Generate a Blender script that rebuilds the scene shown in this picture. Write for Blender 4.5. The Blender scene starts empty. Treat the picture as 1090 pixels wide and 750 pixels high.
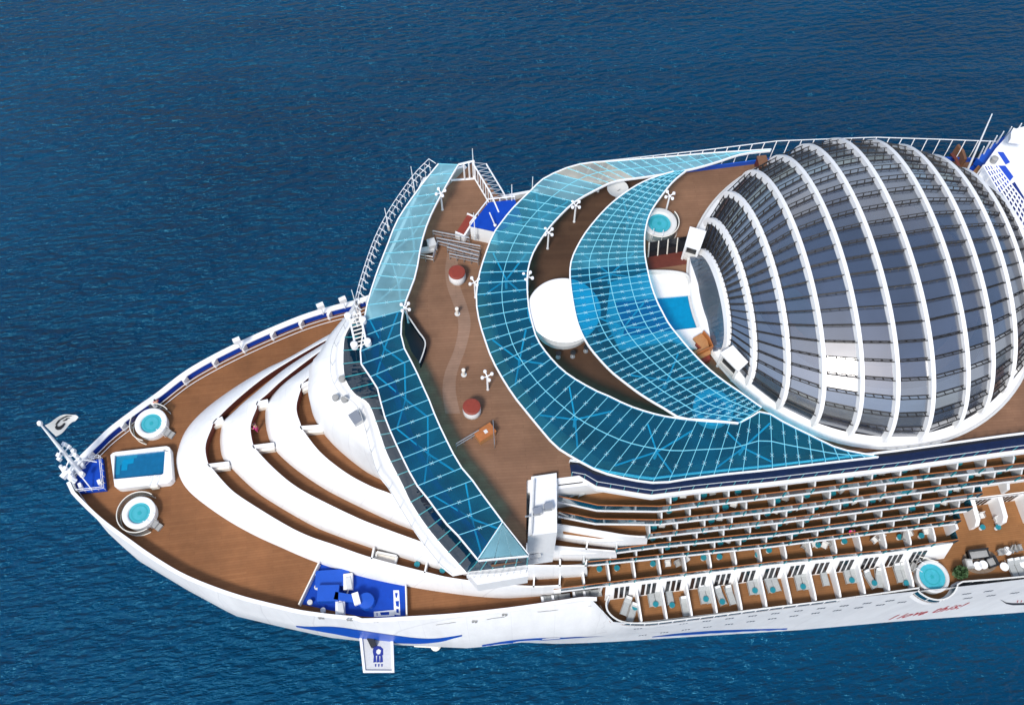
import bpy, bmesh, math, random
import numpy as np
from mathutils import Vector, Matrix
random.seed(7); RNG = np.random.default_rng(7)
C = bpy.context.scene.collection
SC = bpy.context.scene
# ------------------------------------------------------------------ measured camera (metres; z=0 is the bow deck)
F, TH, PH, CZ, CN = 1000., 1.10478, 0.12512, 89.862, -36.498
c_, s_ = math.cos(TH), math.sin(TH); cp_, sp_ = math.cos(PH), math.sin(PH)
SEA = -20.0
D = 19.0            # top deck level
d = D / 7.0         # deck to deck
def U(px, py, z):
    """point of the horizontal plane at height z that the survey photograph shows at (px, py)"""
    u = (px - 545) / F; v = (375 - py) / F
    dx, dy, dz = u, s_ * v + c_, c_ * v - s_
    t = (CZ - z) / (-dz); X, Y = dx * t, dy * t
    return np.array([X * cp_ + Y * sp_, -X * sp_ + Y * cp_ + CN, z])
def W(px, py, n):
    """point of the vertical plane y=n seen at (px, py)"""
    a = U(px, py, 0.); cam = np.array([0, CN, CZ]); r = a - cam
    return cam + r * ((n - CN) / r[1])
def P(pts, z): return np.array([U(x, y, z) for x, y in pts])
def Z(pts, x0, y0, k): return [(x0 + k * x, y0 + k * y) for x, y in pts]
def resample(A, n):
    A = np.asarray(A, float); L = np.r_[0, np.cumsum(np.linalg.norm(np.diff(A, axis=0), axis=1))]
    t = np.linspace(0, L[-1], n); return np.stack([np.interp(t, L, A[:, i]) for i in range(A.shape[1])], 1)
def catmull(A, sub=8):
    A = np.asarray(A, float); n = len(A); out = []
    for i in range(n - 1):
        p0, p1, p2, p3 = A[max(i - 1, 0)], A[i], A[i + 1], A[min(i + 2, n - 1)]
        for j in range(sub):
            t = j / sub
            out.append(.5 * (2 * p1 + (p2 - p0) * t + (2 * p0 - 5 * p1 + 4 * p2 - p3) * t * t + (3 * p1 - p0 - 3 * p2 + p3) * t ** 3))
    out.append(A[-1]); return np.array(out)
def smooth(A, n): return resample(catmull(A), n)
def interp(A):      # y as a function of x
    A = np.asarray(A, float); A = A[np.argsort(A[:, 0])]
    return lambda s: np.interp(s, A[:, 0], A[:, 1])
# ------------------------------------------------------------------ materials
MATS = {}
def mat(name, col, rough=.5, metal=0., spec=.5, noise=0., nscale=1., stretch=(1, 1, 1), bump=0., coat=0., trans=0.):
    m = bpy.data.materials.new(name); m.use_nodes = True; nt = m.node_tree; b = nt.nodes['Principled BSDF']
    b.inputs['Base Color'].default_value = (*col, 1); b.inputs['Roughness'].default_value = rough
    b.inputs['Metallic'].default_value = metal; b.inputs['Specular IOR Level'].default_value = spec
    b.inputs['Coat Weight'].default_value = coat
    if noise or bump:
        tc = nt.nodes.new('ShaderNodeTexCoord'); mp = nt.nodes.new('ShaderNodeMapping'); mp.inputs['Scale'].default_value = stretch
        nz = nt.nodes.new('ShaderNodeTexNoise'); nz.inputs['Scale'].default_value = nscale; nz.inputs['Detail'].default_value = 6; nz.inputs['Roughness'].default_value = .65
        nt.links.new(tc.outputs['Object'], mp.inputs[0]); nt.links.new(mp.outputs[0], nz.inputs['Vector'])
        if noise:
            r = nt.nodes.new('ShaderNodeValToRGB')
            r.color_ramp.elements[0].position = .3; r.color_ramp.elements[1].position = .7
            r.color_ramp.elements[0].color = (*[max(0, x * (1 - noise)) for x in col], 1)
            r.color_ramp.elements[1].color = (*[min(1, x * (1 + noise)) for x in col], 1)
            nt.links.new(nz.outputs[0], r.inputs[0]); nt.links.new(r.outputs[0], b.inputs['Base Color'])
        if bump:
            bp = nt.nodes.new('ShaderNodeBump'); bp.inputs['Strength'].default_value = bump; bp.inputs['Distance'].default_value = .02
            nt.links.new(nz.outputs[0], bp.inputs['Height']); nt.links.new(bp.outputs[0], b.inputs['Normal'])
    MATS[name] = m; return m
def wood(name, c1, c2, ang=0., plank=.35):
    """weathered planking: narrow boards, caulk lines, large worn patches"""
    m = bpy.data.materials.new(name); m.use_nodes = True; nt = m.node_tree; b = nt.nodes['Principled BSDF']; N = nt.nodes.new; L = nt.links.new
    tc = N('ShaderNodeTexCoord'); mp = N('ShaderNodeMapping'); mp.inputs['Rotation'].default_value = (0, 0, ang)
    L(tc.outputs['Object'], mp.inputs[0])
    br = N('ShaderNodeTexBrick'); br.inputs['Scale'].default_value = 1.; br.inputs['Brick Width'].default_value = 5.; br.inputs['Row Height'].default_value = plank
    br.inputs['Mortar Size'].default_value = .012; br.inputs['Color1'].default_value = (*c1, 1); br.inputs['Color2'].default_value = (*c2, 1)
    br.inputs['Mortar'].default_value = (*[x * .68 for x in c1], 1); br.inputs['Bias'].default_value = -.1
    L(mp.outputs[0], br.inputs['Vector'])
    n1 = N('ShaderNodeTexNoise'); n1.inputs['Scale'].default_value = .22; n1.inputs['Detail'].default_value = 8; n1.inputs['Roughness'].default_value = .7
    L(tc.outputs['Object'], n1.inputs['Vector'])
    r = N('ShaderNodeMapRange'); r.inputs[1].default_value = .3; r.inputs[2].default_value = .7; r.inputs[3].default_value = .74; r.inputs[4].default_value = 1.22
    L(n1.outputs[0], r.inputs[0])
    mx = N('ShaderNodeMix'); mx.data_type = 'RGBA'; mx.blend_type = 'MULTIPLY'; mx.inputs[0].default_value = 1.
    L(br.outputs[0], mx.inputs['A']); L(r.outputs[0], mx.inputs['B']); L(mx.outputs['Result'], b.inputs['Base Color'])
    b.inputs['Roughness'].default_value = .75; b.inputs['Specular IOR Level'].default_value = .25
    MATS[name] = m; return m
def glass(name, tint, body, bodyfac, refl=1., rough=.03, bumpy=.0, graze=1.):
    """thin tinted pane: coloured see-through + a little milky body + Fresnel reflection"""
    m = bpy.data.materials.new(name); m.use_nodes = True; nt = m.node_tree; nt.nodes.clear(); N = nt.nodes.new; L = nt.links.new
    out = N('ShaderNodeOutputMaterial'); tr = N('ShaderNodeBsdfTransparent'); tr.inputs[0].default_value = (*tint, 1)
    df = N('ShaderNodeBsdfDiffuse'); df.inputs[0].default_value = (*body, 1)
    m1 = N('ShaderNodeMixShader'); m1.inputs[0].default_value = bodyfac; L(tr.outputs[0], m1.inputs[1]); L(df.outputs[0], m1.inputs[2])
    gl = N('ShaderNodeBsdfGlossy'); gl.inputs['Roughness'].default_value = rough
    lw = N('ShaderNodeLayerWeight'); lw.inputs[0].default_value = .5; pw = N('ShaderNodeMath'); pw.operation = 'POWER'; pw.inputs[1].default_value = 3.5; L(lw.outputs['Facing'], pw.inputs[0])
    f0 = min(.045 * refl, .6); mu = N('ShaderNodeMath'); mu.operation = 'MULTIPLY_ADD'; mu.use_clamp = True; mu.inputs[1].default_value = (1 - f0) * graze; mu.inputs[2].default_value = f0; L(pw.outputs[0], mu.inputs[0])
    if bodyfac < .6:
        t0 = N('ShaderNodeTexCoord'); z0 = N('ShaderNodeTexNoise'); z0.inputs['Scale'].default_value = .33; z0.inputs['Detail'].default_value = 5; L(t0.outputs['Object'], z0.inputs['Vector'])
        mr = N('ShaderNodeMapRange'); mr.inputs[1].default_value = .3; mr.inputs[2].default_value = .7; mr.inputs[3].default_value = bodyfac * .65; mr.inputs[4].default_value = bodyfac * 1.4; L(z0.outputs[0], mr.inputs[0]); L(mr.outputs[0], m1.inputs[0])
    m2 = N('ShaderNodeMixShader'); L(mu.outputs[0], m2.inputs[0]); L(m1.outputs[0], m2.inputs[1]); L(gl.outputs[0], m2.inputs[2])
    if bumpy:
        tc = N('ShaderNodeTexCoord'); nz = N('ShaderNodeTexNoise'); nz.inputs['Scale'].default_value = .35; nz.inputs['Detail'].default_value = 2
        bp = N('ShaderNodeBump'); bp.inputs['Strength'].default_value = bumpy; bp.inputs['Distance'].default_value = .3
        L(tc.outputs['Object'], nz.inputs['Vector']); L(nz.outputs[0], bp.inputs['Height']); L(bp.outputs[0], gl.inputs['Normal'])
    L(m2.outputs[0], out.inputs[0]); MATS[name] = m; return m
def pool_mat(name, col):
    m = mat(name, col, .06, spec=.5); nt = m.node_tree; b = nt.nodes['Principled BSDF']; N = nt.nodes.new; L = nt.links.new
    tc = N('ShaderNodeTexCoord'); nz = N('ShaderNodeTexNoise'); nz.inputs['Scale'].default_value = 2.2; nz.inputs['Detail'].default_value = 3
    bp = N('ShaderNodeBump'); bp.inputs['Strength'].default_value = .25; bp.inputs['Distance'].default_value = .1
    L(tc.outputs['Object'], nz.inputs['Vector']); L(nz.outputs[0], bp.inputs['Height']); L(bp.outputs[0], b.inputs['Normal'])
    r = N('ShaderNodeValToRGB'); r.color_ramp.elements[0].color = (*[x * .8 for x in col], 1); r.color_ramp.elements[1].color = (*[min(1, x * 1.2) for x in col], 1)
    L(nz.outputs[0], r.inputs[0]); L(r.outputs[0], b.inputs['Base Color']); return m
mat('white', (.76, .76, .755), .4, noise=.05, nscale=.45, stretch=(1, 1, .2))
def plated(m, sx, sy, dark=.86):
    nt = m.node_tree; b = nt.nodes['Principled BSDF']; N = nt.nodes.new; L = nt.links.new; src = b.inputs['Base Color'].links[0].from_socket
    tc = N('ShaderNodeTexCoord'); br = N('ShaderNodeTexBrick'); br.inputs['Scale'].default_value = 1.; br.inputs['Brick Width'].default_value = sx; br.inputs['Row Height'].default_value = sy; br.inputs['Mortar Size'].default_value = .02
    br.inputs['Color1'].default_value = (1, 1, 1, 1); br.inputs['Color2'].default_value = (.965, .97, .975, 1); br.inputs['Mortar'].default_value = (dark, dark, dark * 1.01, 1); L(tc.outputs['Object'], br.inputs['Vector'])
    mx = N('ShaderNodeMix'); mx.data_type = 'RGBA'; mx.blend_type = 'MULTIPLY'; mx.inputs[0].default_value = 1.; L(src, mx.inputs['A']); L(br.outputs[0], mx.inputs['B']); L(mx.outputs['Result'], b.inputs['Base Color'])
    n2 = N('ShaderNodeTexNoise'); n2.inputs['Scale'].default_value = .5; n2.inputs['Detail'].default_value = 2; L(tc.outputs['Object'], n2.inputs['Vector']); bp = N('ShaderNodeBump'); bp.inputs['Strength'].default_value = .35; bp.inputs['Distance'].default_value = .12; L(n2.outputs[0], bp.inputs['Height']); L(bp.outputs[0], b.inputs['Normal'])
plated(mat('white_plate', (.78, .78, .775), .4, noise=.07, nscale=.6, stretch=(1, 1, .2)), 4.2, 1.7)
mat('white_rail', (.78, .79, .80), .4)
mat('offwhite', (.62, .62, .60), .5, noise=.06, nscale=1.5)
mat('grey', (.30, .30, .29), .6, noise=.12, nscale=4)
mat('palegrey', (.52, .53, .53), .6, noise=.06, nscale=4)
mat('steel', (.45, .46, .47), .35, metal=.7)
mat('dark', (.02, .022, .025), .3)
mat('darkframe', (.012, .010, .009), .5)
mat('maroon', (.11, .022, .012), .6, noise=.15, nscale=2)
mat('redbrown', (.22, .035, .018), .45, noise=.1, nscale=3)
mat('orange_wood', (.36, .12, .03), .5, noise=.15, nscale=3)
mat('tan_wood', (.40, .19, .07), .55, noise=.15, nscale=3)
mat('blue', (.0, .045, .36), .6, spec=.25, noise=.12, nscale=1.2)
mat('blue_dark', (.005, .02, .16), .5, noise=.15, nscale=2)
mat('blue_paint', (.006, .07, .42), .4, noise=.05, nscale=1)
mat('navy', (.004, .02, .22), .5)
mat('walk_navy', (.002, .012, .055), .5, noise=.2, nscale=1.5)
mat('lounge', (.33, .35, .35), .7, noise=.15, nscale=5, stretch=(1, 3, 1))
mat('dull_wood', (.17, .08, .04), .6, noise=.15, nscale=3)
mat('rib_pale', (.45, .70, .76), .35)
mat('rug', (.20, .15, .11), .9, noise=.25, nscale=5)
mat('rib_tint', (.20, .58, .68), .35)  # white canopy ribs, with the cyan light through the glass put into their colour
mat('black', (.01, .01, .012), .5)
mat('ink', (.012, .014, .02), .6)
mat('red', (.5, .02, .03), .5); mat('pink', (.62, .03, .22), .6); mat('brick_red', (.45, .05, .03), .6)
mat('skin', (.45, .25, .17), .6); mat('hair', (.03, .02, .015), .7); mat('denim', (.05, .08, .16), .8)
mat('teal', (.01, .19, .24), .4, noise=.08, nscale=3)
mat('turq', (.02, .30, .34), .4)
mat('leaf', (.03, .07, .02), .7, noise=.4, nscale=6)
mat('window', (.012, .013, .016), .08, spec=.6)
mat('court_blue', (.01, .06, .45), .6)
mat('cream', (.74, .70, .62), .5)
wood('deck_bow', (.218, .094, .038), (.192, .080, .031), 0, .25)
wood('deck_top', (.208, .112, .066), (.186, .098, .057), .06, .25)
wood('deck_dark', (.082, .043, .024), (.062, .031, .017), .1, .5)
wood('deck_path', (.255, .158, .110), (.235, .143, .098), .06, .25)
wood('deck_balcony', (.245, .112, .042), (.225, .100, .036), 0, .2)
glass('glass_teal', (.09, .68, .92), (.0, .14, .27), .30, 1.3, .03, .06)
glass('glass_pale', (.50, .80, .86), (.22, .47, .54), .55, 1.6, .05)
glass('glass_mid', (.22, .68, .82), (.05, .30, .42), .45, 1.4, .05)
glass('glass_cream', (.72, .80, .76), (.58, .56, .46), .5, 1.4, .05)
glass('glass_rail', (.10, .36, .44), (.006, .10, .16), .5, 1., .04)
glass('glass_dark', (.05, .13, .18), (.003, .022, .045), .75, 1.2, .02, 0, .12)
glass('glass_dome', (.34, .38, .42), (.09, .13, .22), .26, 7.5, .2, .03)
glass('glass_clear', (.75, .82, .84), (.5, .55, .56), .15, 1.2)
pool_mat('pool_blue', (.0, .21, .40)); pool_mat('pool_deep', (.004, .11, .24)); pool_mat('tub_water', (.06, .36, .42)); pool_mat('tub_bright', (.05, .36, .44))
pool_mat('pool_step', (.01, .19, .33))
# ------------------------------------------------------------------ mesh builder
class MB:
    def __init__(s): s.v = []; s.f = []
    def add(s, pts, faces):
        o = len(s.v); s.v += [tuple(map(float, p)) for p in pts]; s.f += [tuple(o + i for i in f) for f in faces]; return s
    def poly(s, pts): return s.add(pts, [tuple(range(len(pts)))])
    def strip(s, A, B):
        n = len(A); return s.add(list(A) + list(B), [(i, i + 1, n + i + 1, n + i) for i in range(n - 1)])
    def grid(s, rows):
        n = len(rows[0]); pts = [p for r in rows for p in r]
        return s.add(pts, [(j * n + i, j * n + i + 1, (j + 1) * n + i + 1, (j + 1) * n + i) for j in range(len(rows) - 1) for i in range(n - 1)])
    def prism(s, pts, dz):
        pts = [np.asarray(p, float) for p in pts]; n = len(pts); dv = np.array([0, 0, dz]) if np.isscalar(dz) else np.asarray(dz, float)
        q = [p + dv for p in pts]
        return s.add(pts + q, [tuple(range(n))[::-1], tuple(range(n, 2 * n))] + [(i, (i + 1) % n, n + (i + 1) % n, n + i) for i in range(n)])
    def box(s, c, size, rz=0., bevel=0.):
        hx, hy, hz = [x / 2 for x in size]; cr, sr = math.cos(rz), math.sin(rz); P_ = []
        for z in (-hz, hz):
            for x, y in ((-hx, -hy), (hx, -hy), (hx, hy), (-hx, hy)): P_.append((c[0] + x * cr - y * sr, c[1] + x * sr + y * cr, c[2] + z))
        return s.add(P_, [(3, 2, 1, 0), (4, 5, 6, 7), (0, 1, 5, 4), (1, 2, 6, 5), (2, 3, 7, 6), (3, 0, 4, 7)])
    def tube(s, pts, r, seg=6, closed=False):
        pts = [np.asarray(p, float) for p in pts]; n = len(pts); rows = []
        for i, p in enumerate(pts):
            a = pts[(i - 1) % n] if (closed or i > 0) else p; b = pts[(i + 1) % n] if (closed or i < n - 1) else p
            t = b - a; t = t / (np.linalg.norm(t) + 1e-9); up = np.array([0, 0, 1.]) if abs(t[2]) < .9 else np.array([1., 0, 0])
            x = np.cross(t, up); x /= np.linalg.norm(x); y = np.cross(x, t); rr = r[i] if hasattr(r, '__len__') else r
            rows.append([p + rr * (x * math.cos(2 * math.pi * k / seg) + y * math.sin(2 * math.pi * k / seg)) for k in range(seg)])
        P_ = [q for r_ in rows for q in r_]; m = n if closed else n - 1
        fc = [(i * seg + k, i * seg + (k + 1) % seg, ((i + 1) % n) * seg + (k + 1) % seg, ((i + 1) % n) * seg + k) for i in range(m) for k in range(seg)]
        if not closed: fc += [tuple(range(seg))[::-1], tuple((n - 1) * seg + k for k in range(seg))]
        return s.add(P_, fc)
    def bar(s, path, w, h):
        """rectangular section swept along path (w across, h down from the path)"""
        path = np.asarray(path, float); n = len(path); L = []
        for i in range(n):
            t = path[min(i + 1, n - 1)] - path[max(i - 1, 0)]; x = np.array([-t[1], t[0], 0]); x = x / (np.linalg.norm(x) + 1e-9) * w / 2
            dn = np.array([0, 0, -h]); L.append([path[i] - x, path[i] + x, path[i] + x + dn, path[i] - x + dn])
        P_ = [q for r in L for q in r]
        fc = [(i * 4 + k, (i + 1) * 4 + k, (i + 1) * 4 + (k + 1) % 4, i * 4 + (k + 1) % 4) for i in range(n - 1) for k in range(4)]
        fc += [(0, 1, 2, 3), tuple((n - 1) * 4 + k for k in (3, 2, 1, 0))]
        return s.add(P_, fc)
    def wall(s, path, z0, z1, th, side=1):
        """vertical wall along a path, th to the given side"""
        path = np.asarray(path, float)[:, :2]; n = len(path); o = []
        for i in range(n):
            t = path[min(i + 1, n - 1)] - path[max(i - 1, 0)]; x = np.array([-t[1], t[0]]); o.append(x / (np.linalg.norm(x) + 1e-9) * th * side)
        o = np.array(o); A = path; B = path + o
        z0 = np.broadcast_to(z0, n); z1 = np.broadcast_to(z1, n)
        rows = [np.c_[A, z0], np.c_[A, z1], np.c_[B, z1], np.c_[B, z0], np.c_[A, z0]]; s.grid(rows)
        for i in (0, n - 1): s.poly([rows[0][i], rows[1][i], rows[2][i], rows[3][i]])
        return s
    def lathe(s, prof, c, seg=32, arc=(0, 2 * math.pi)):
        full = abs(arc[1] - arc[0] - 2 * math.pi) < 1e-6; n = seg if full else seg + 1
        P_ = []
        for r, z in prof:
            for k in range(n):
                a = arc[0] + (arc[1] - arc[0]) * k / seg; P_.append((c[0] + r * math.cos(a), c[1] + r * math.sin(a), c[2] + z))
        fc = []
        for j in range(len(prof) - 1):
            for k in range(seg): k2 = (k + 1) % n; fc.append((j * n + k, j * n + k2, (j + 1) * n + k2, (j + 1) * n + k))
        return s.add(P_, fc)
    def disc(s, c, r, seg=32): return s.poly([(c[0] + r * math.cos(2 * math.pi * k / seg), c[1] + r * math.sin(2 * math.pi * k / seg), c[2]) for k in range(seg)])
ORG = {}
def v_(*a): return np.array(a, float)
def obj(name, mb, m, parent=None, loc=None, sm=False, recalc=True):
    me = bpy.data.meshes.new(name); off = np.array(ORG.get(parent.name, (0, 0, 0)) if parent else (loc if loc is not None else (0, 0, 0)), float)
    me.from_pydata([tuple(np.array(v) - off) for v in mb.v], [], mb.f); me.update()
    if recalc:
        bm = bmesh.new(); bm.from_mesh(me); bmesh.ops.remove_doubles(bm, verts=bm.verts, dist=1e-4); bmesh.ops.recalc_face_normals(bm, faces=bm.faces); bm.to_mesh(me); bm.free()
    if sm:
        for p in me.polygons: p.use_smooth = True
        me.set_sharp_from_angle(angle=math.radians(40))
    ms = m if isinstance(m, str) else m
    me.materials.append(MATS[ms]); o = bpy.data.objects.new(name, me); C.objects.link(o)
    if parent: o.parent = parent; ORG[o.name] = tuple(off)
    elif loc is not None: o.location = loc; ORG[o.name] = tuple(loc)
    return o
def tag(o, label=None, cat=None, group=None, kind=None):
    for k, v in (('label', label), ('category', cat), ('group', group), ('kind', kind)):
        if v: o[k] = v
    return o
def thing(name, label, cat, loc, group=None):
    o = bpy.data.objects.new(name, None); o.empty_display_size = .2; C.objects.link(o); o.location = tuple(map(float, loc)); ORG[o.name] = tuple(map(float, loc))
    return tag(o, label, cat, group)
def dup(root, loc, rz, label=None, group=None):
    def cp(o, par):
        n = o.copy(); C.objects.link(n)
        if par: n.parent = par
        for ch in list(o.children): cp(ch, n)
        return n
    r = cp(root, None); r.location = tuple(map(float, loc)); r.rotation_euler = (0, 0, rz)
    if label: r['label'] = label
    if group: r['group'] = group
    return r
ORD = ['first', 'second', 'third', 'fourth', 'fifth', 'sixth', 'seventh', 'eighth', 'ninth', 'tenth', 'eleventh', 'twelfth', 'thirteenth', 'fourteenth', 'fifteenth', 'sixteenth', 'seventeenth', 'eighteenth', 'nineteenth', 'twentieth']
# ------------------------------------------------------------------ sea
def sea_mat():
    m = mat('sea_water', (.002, .035, .10), .08, spec=.5); nt = m.node_tree; b = nt.nodes['Principled BSDF']; N = nt.nodes.new; L = nt.links.new
    b.inputs['IOR'].default_value = 1.33; b.inputs['Specular Tint'].default_value = (.15, .7, 1, 1)
    ge = N('ShaderNodeNewGeometry')
    def nz(scale, rot, st, det, rough=.6, dist=.3):
        mp = N('ShaderNodeMapping'); mp.inputs['Rotation'].default_value = (0, 0, rot); mp.inputs['Scale'].default_value = st; L(ge.outputs['Position'], mp.inputs[0])
        t = N('ShaderNodeTexNoise'); t.inputs['Scale'].default_value = scale; t.inputs['Detail'].default_value = det; t.inputs['Roughness'].default_value = rough; t.inputs['Distortion'].default_value = dist
        L(mp.outputs[0], t.inputs['Vector']); return t.outputs[0]
    def madd(x, k, y):
        q = N('ShaderNodeMath'); q.operation = 'MULTIPLY_ADD'; q.inputs[1].default_value = k; L(x, q.inputs[0]); L(y, q.inputs[2]); return q.outputs[0]
    a = nz(1.5, .12, (.34, 1.0, 1), 4, .5, .1); a2 = nz(1.1, -.14, (.34, 1.0, 1), 3, .5, .1); bb = nz(.07, .45, (.3, 1.2, 1), 3); cc = nz(.022, -.38, (.3, 1.5, 1), 6, .6, .9)
    hh = madd(bb, 2.2, madd(a2, 1.0, a))
    bp = N('ShaderNodeBump'); bp.inputs['Strength'].default_value = 1.; bp.inputs['Distance'].default_value = .75; L(hh, bp.inputs['Height']); L(bp.outputs[0], b.inputs['Normal'])
    r = N('ShaderNodeValToRGB'); r.color_ramp.elements[0].position = .30; r.color_ramp.elements[1].position = .72
    r.color_ramp.elements[0].color = (.0001, .019, .055, 1); r.color_ramp.elements[1].color = (.0006, .044, .108, 1); L(cc, r.inputs[0]); L(r.outputs[0], b.inputs['Base Color'])
    return m
sea_mat()
mb = MB(); mb.poly([(-3000, -3000, SEA), (3000, -3000, SEA), (3000, 3000, SEA), (-3000, 3000, SEA)])
tag(obj('sea', mb, 'sea_water'), kind='structure')
# ------------------------------------------------------------------ the ship
ship = thing('cruise_ship', 'white cruise ship with stepped curved bow terraces and brown decks', 'cruise ship', (0, 0, SEA))
SE = 88.0
rail_far_px = [(71.5, 509), (75, 500), (81.3, 491), (93.3, 479), (106.7, 466), (120, 453.5), (150.7, 430.5), (168.7, 418), (203.4, 392), (252, 366), (307.5, 341.6), (342, 329.5), (377, 320.5)]
rail_near_px = [(71.5, 509), (75, 521), (84, 532), (107, 554), (135, 575), (165, 596), (200, 616), (250, 635), (300, 648), (330, 654), (380, 659), (433, 657), (480, 654), (520, 650), (560, 645), (620, 636)]
RF = P(rail_far_px, 1.2); RN = P(rail_near_px, 1.2); RN[0] = RF[0]
FAR = interp(np.vstack([catmull(RF)[:, :2], [(-4, 18.0), (4, 19.4), (14, 20.6), (30, 21.2), (SE, 21.6)]]))
NEAR = interp(np.vstack([catmull(RN)[:, :2], [(10.2, -18.7), (11.0, -20.9), (12.5, -21.35), (30, -21.55), (45, -21.9), (SE, -22.4)]]))
S0 = RF[0][0]; N0 = RF[0][1]
sil = P([(71, 509), (74, 524), (82, 539), (101, 560), (130, 584), (150, 598), (200, 628), (250, 655), (300, 667), (350, 678), (420, 686), (500, 689.5)], -8)
SILN = interp(np.vstack([sil[:, :2], [(8, -20.3), (14, -20.6), (25, -21.0), (45, -21.6), (SE, -22.4)]]))
WLN = interp(np.array([(-32, N0), (-28, -4), (-20, -9.0), (-10, -14), (0, -17.5), (8, -18.9), (13.6, -19.4), (24.5, -20.1), (35.5, -20.85), (46.6, -21.3), (62, -22.2), (SE, -22.4)]))
def mid(f, s):  # mirror of a near-side curve about the ship's axis
    return 2 * -.7 - f(s)
def level(z):
    if z > .9: return S0, NEAR, FAR
def hull_near(s, z):
    a, b_, c2 = float(NEAR(s)), float(SILN(s)), float(WLN(s))
    sh = min(a, .5 * a + .5 * b_) if s < 10.5 else a
    zs = [SEA, -8, -2.2, 1.2]; ns = [c2, b_, min(b_ * .55 + a * .45, a) if s < 10.5 else .2 * b_ + .8 * a, a]
    return float(np.interp(z, zs, ns))
def hull_rows(side):
    rows = []
    for z, s0 in ((1.2, S0), (.2, S0 + .05), (-2.2, S0 + .25), (-5, S0 + .6), (-8, S0 + 1.2), (-12, S0 + 2.6), (-16, S0 + 4.6), (SEA - 1, S0 + 7)):
        r = []
        for u in np.linspace(0, 1, 90) ** 1.9:
            s = s0 + (SE - s0) * u; k = min(1., u / .06 + 0.0)
            if side < 0: n = hull_near(s, max(z, SEA))
            else:
                n = mid(lambda q: hull_near(q, max(z, SEA)), s) if z < 1.1 else float(FAR(s))
                if z < 1.1: n = min(n, float(FAR(s)) + (1.2 - z) * .06)
            n = N0 + (n - N0) * min(1., (u / .02) ** .5 if u < .02 else 1.)
            r.append((s, n, z))
        rows.append(r)
    return rows
mb = MB(); RN_ = hull_rows(-1); RF_ = hull_rows(1); mb.grid(RN_); mb.grid(RF_)
mb.poly([RN_[k][-1] for k in range(8)] + [RF_[k][-1] for k in range(7, -1, -1)])
hull = obj('hull', mb, 'white_plate', ship, sm=True)
def on_hull(px, py, off=.03):
    """where the photographed ray meets the near hull side"""
    zs = np.linspace(1.1, SEA, 250); prev = None
    for z in zs:
        q = U(px, py, z); h = hull_near(q[0], z)
        if q[1] >= h: return np.array([q[0], h - off, z])
    q = U(px, py, SEA + .1); return np.array([q[0], hull_near(q[0], SEA) - off, SEA + .1])
def decal(up, lo, n=40, zmin=-99):
    A = resample(up, n); B = resample(lo, n); rows = []
    for t in (0, .25, .5, .75, 1): r = np.array([on_hull(*(A[i] * (1 - t) + B[i] * t)) for i in range(n)]); r[:, 2] = np.maximum(r[:, 2], zmin); r[:, 2] = np.convolve(np.pad(r[:, 2], 3, 'edge'), np.ones(7) / 7, 'valid'); r[:, 1] = [hull_near(a, z) - .035 for a, z in zip(r[:, 0], r[:, 2])]; rows.append(r)
    m = MB(); m.grid(rows); return m
k7 = lambda L: Z(L, 300, 540, .26667)
obj('hull_stripe', decal(k7([(60, 474), (200, 470), (330, 490), (430, 505), (560, 522), (640, 520), (718, 503)]), k7([(60, 476), (180, 496), (300, 520), (400, 533), (500, 542), (600, 540), (690, 522), (718, 504)])), 'blue_paint', hull, sm=True)
obj('hull_stripe', decal([(513, 685.8), (540, 681), (567, 678.6), (600, 677.3), (640, 676.8), (668, 675.5)], [(513, 686.6), (545, 686.4), (580, 685.5), (615, 683.6), (645, 680), (668, 676.2)], zmin=-11), 'blue_paint', hull, sm=True)
obj('hull_stripe', decal([(694, 677), (720, 673.5), (760, 670.5), (800, 669), (838, 668)], [(694, 678), (730, 678.5), (770, 676), (806, 673), (838, 669)], zmin=-19.4), 'blue_paint', hull, sm=True)
# window groups on the hull side (three small panes each)
def hull_windows(px0, py0, px1, py1, n):
    for i in range(n):
        t = i / (n - 1); m = MB()
        for j in (-1, 0, 1):
            q = on_hull(px0 + (px1 - px0) * t + j * 3.2, py0 + (py1 - py0) * t - j * .36)
            s, z = q[0], q[2]
            m.add([(s - .1, hull_near(s - .1, z - .32) - .02, z - .32), (s + .1, hull_near(s + .1, z - .32) - .02, z - .32), (s + .1, hull_near(s + .1, z + .32) - .02, z + .32), (s - .1, hull_near(s - .1, z + .32) - .02, z + .32)], [(0, 1, 2, 3)])
        obj('hull_window', m, 'window', hull)
hull_windows(684, 675.5, 1052, 628.5, 17); hull_windows(679, 668.5, 947.3, 638.7, 12)
hull_windows(1030, 636, 1080, 630.5, 3)
# faint rubbing line, hawse openings, fold line at the bow
m = MB()
for (x0, y0, x1, y1) in ((464, 664.5, 485, 661.5), (518, 658.5, 537, 655.8), (572, 650.7, 594, 648.5), (626, 644.4, 644, 643)):
    A = [on_hull(x0 + (x1 - x0) * t, y0 + (y1 - y0) * t) for t in np.linspace(0, 1, 8)]; m = MB(); m.strip(A, [a + np.array([0, 0, .12]) for a in A]); obj('seam_line', m, 'grey', hull)
for (x, y) in ((342, 657), (372, 658.5), (400, 660.5), (537, 654), (505, 661)):
    m = MB()
    for j in (-1, 1):
        q = on_hull(x + j * 1.6, y); m.box(q, (.22, .06, .8))
    obj('fairlead', m, 'grey', hull)
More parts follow.
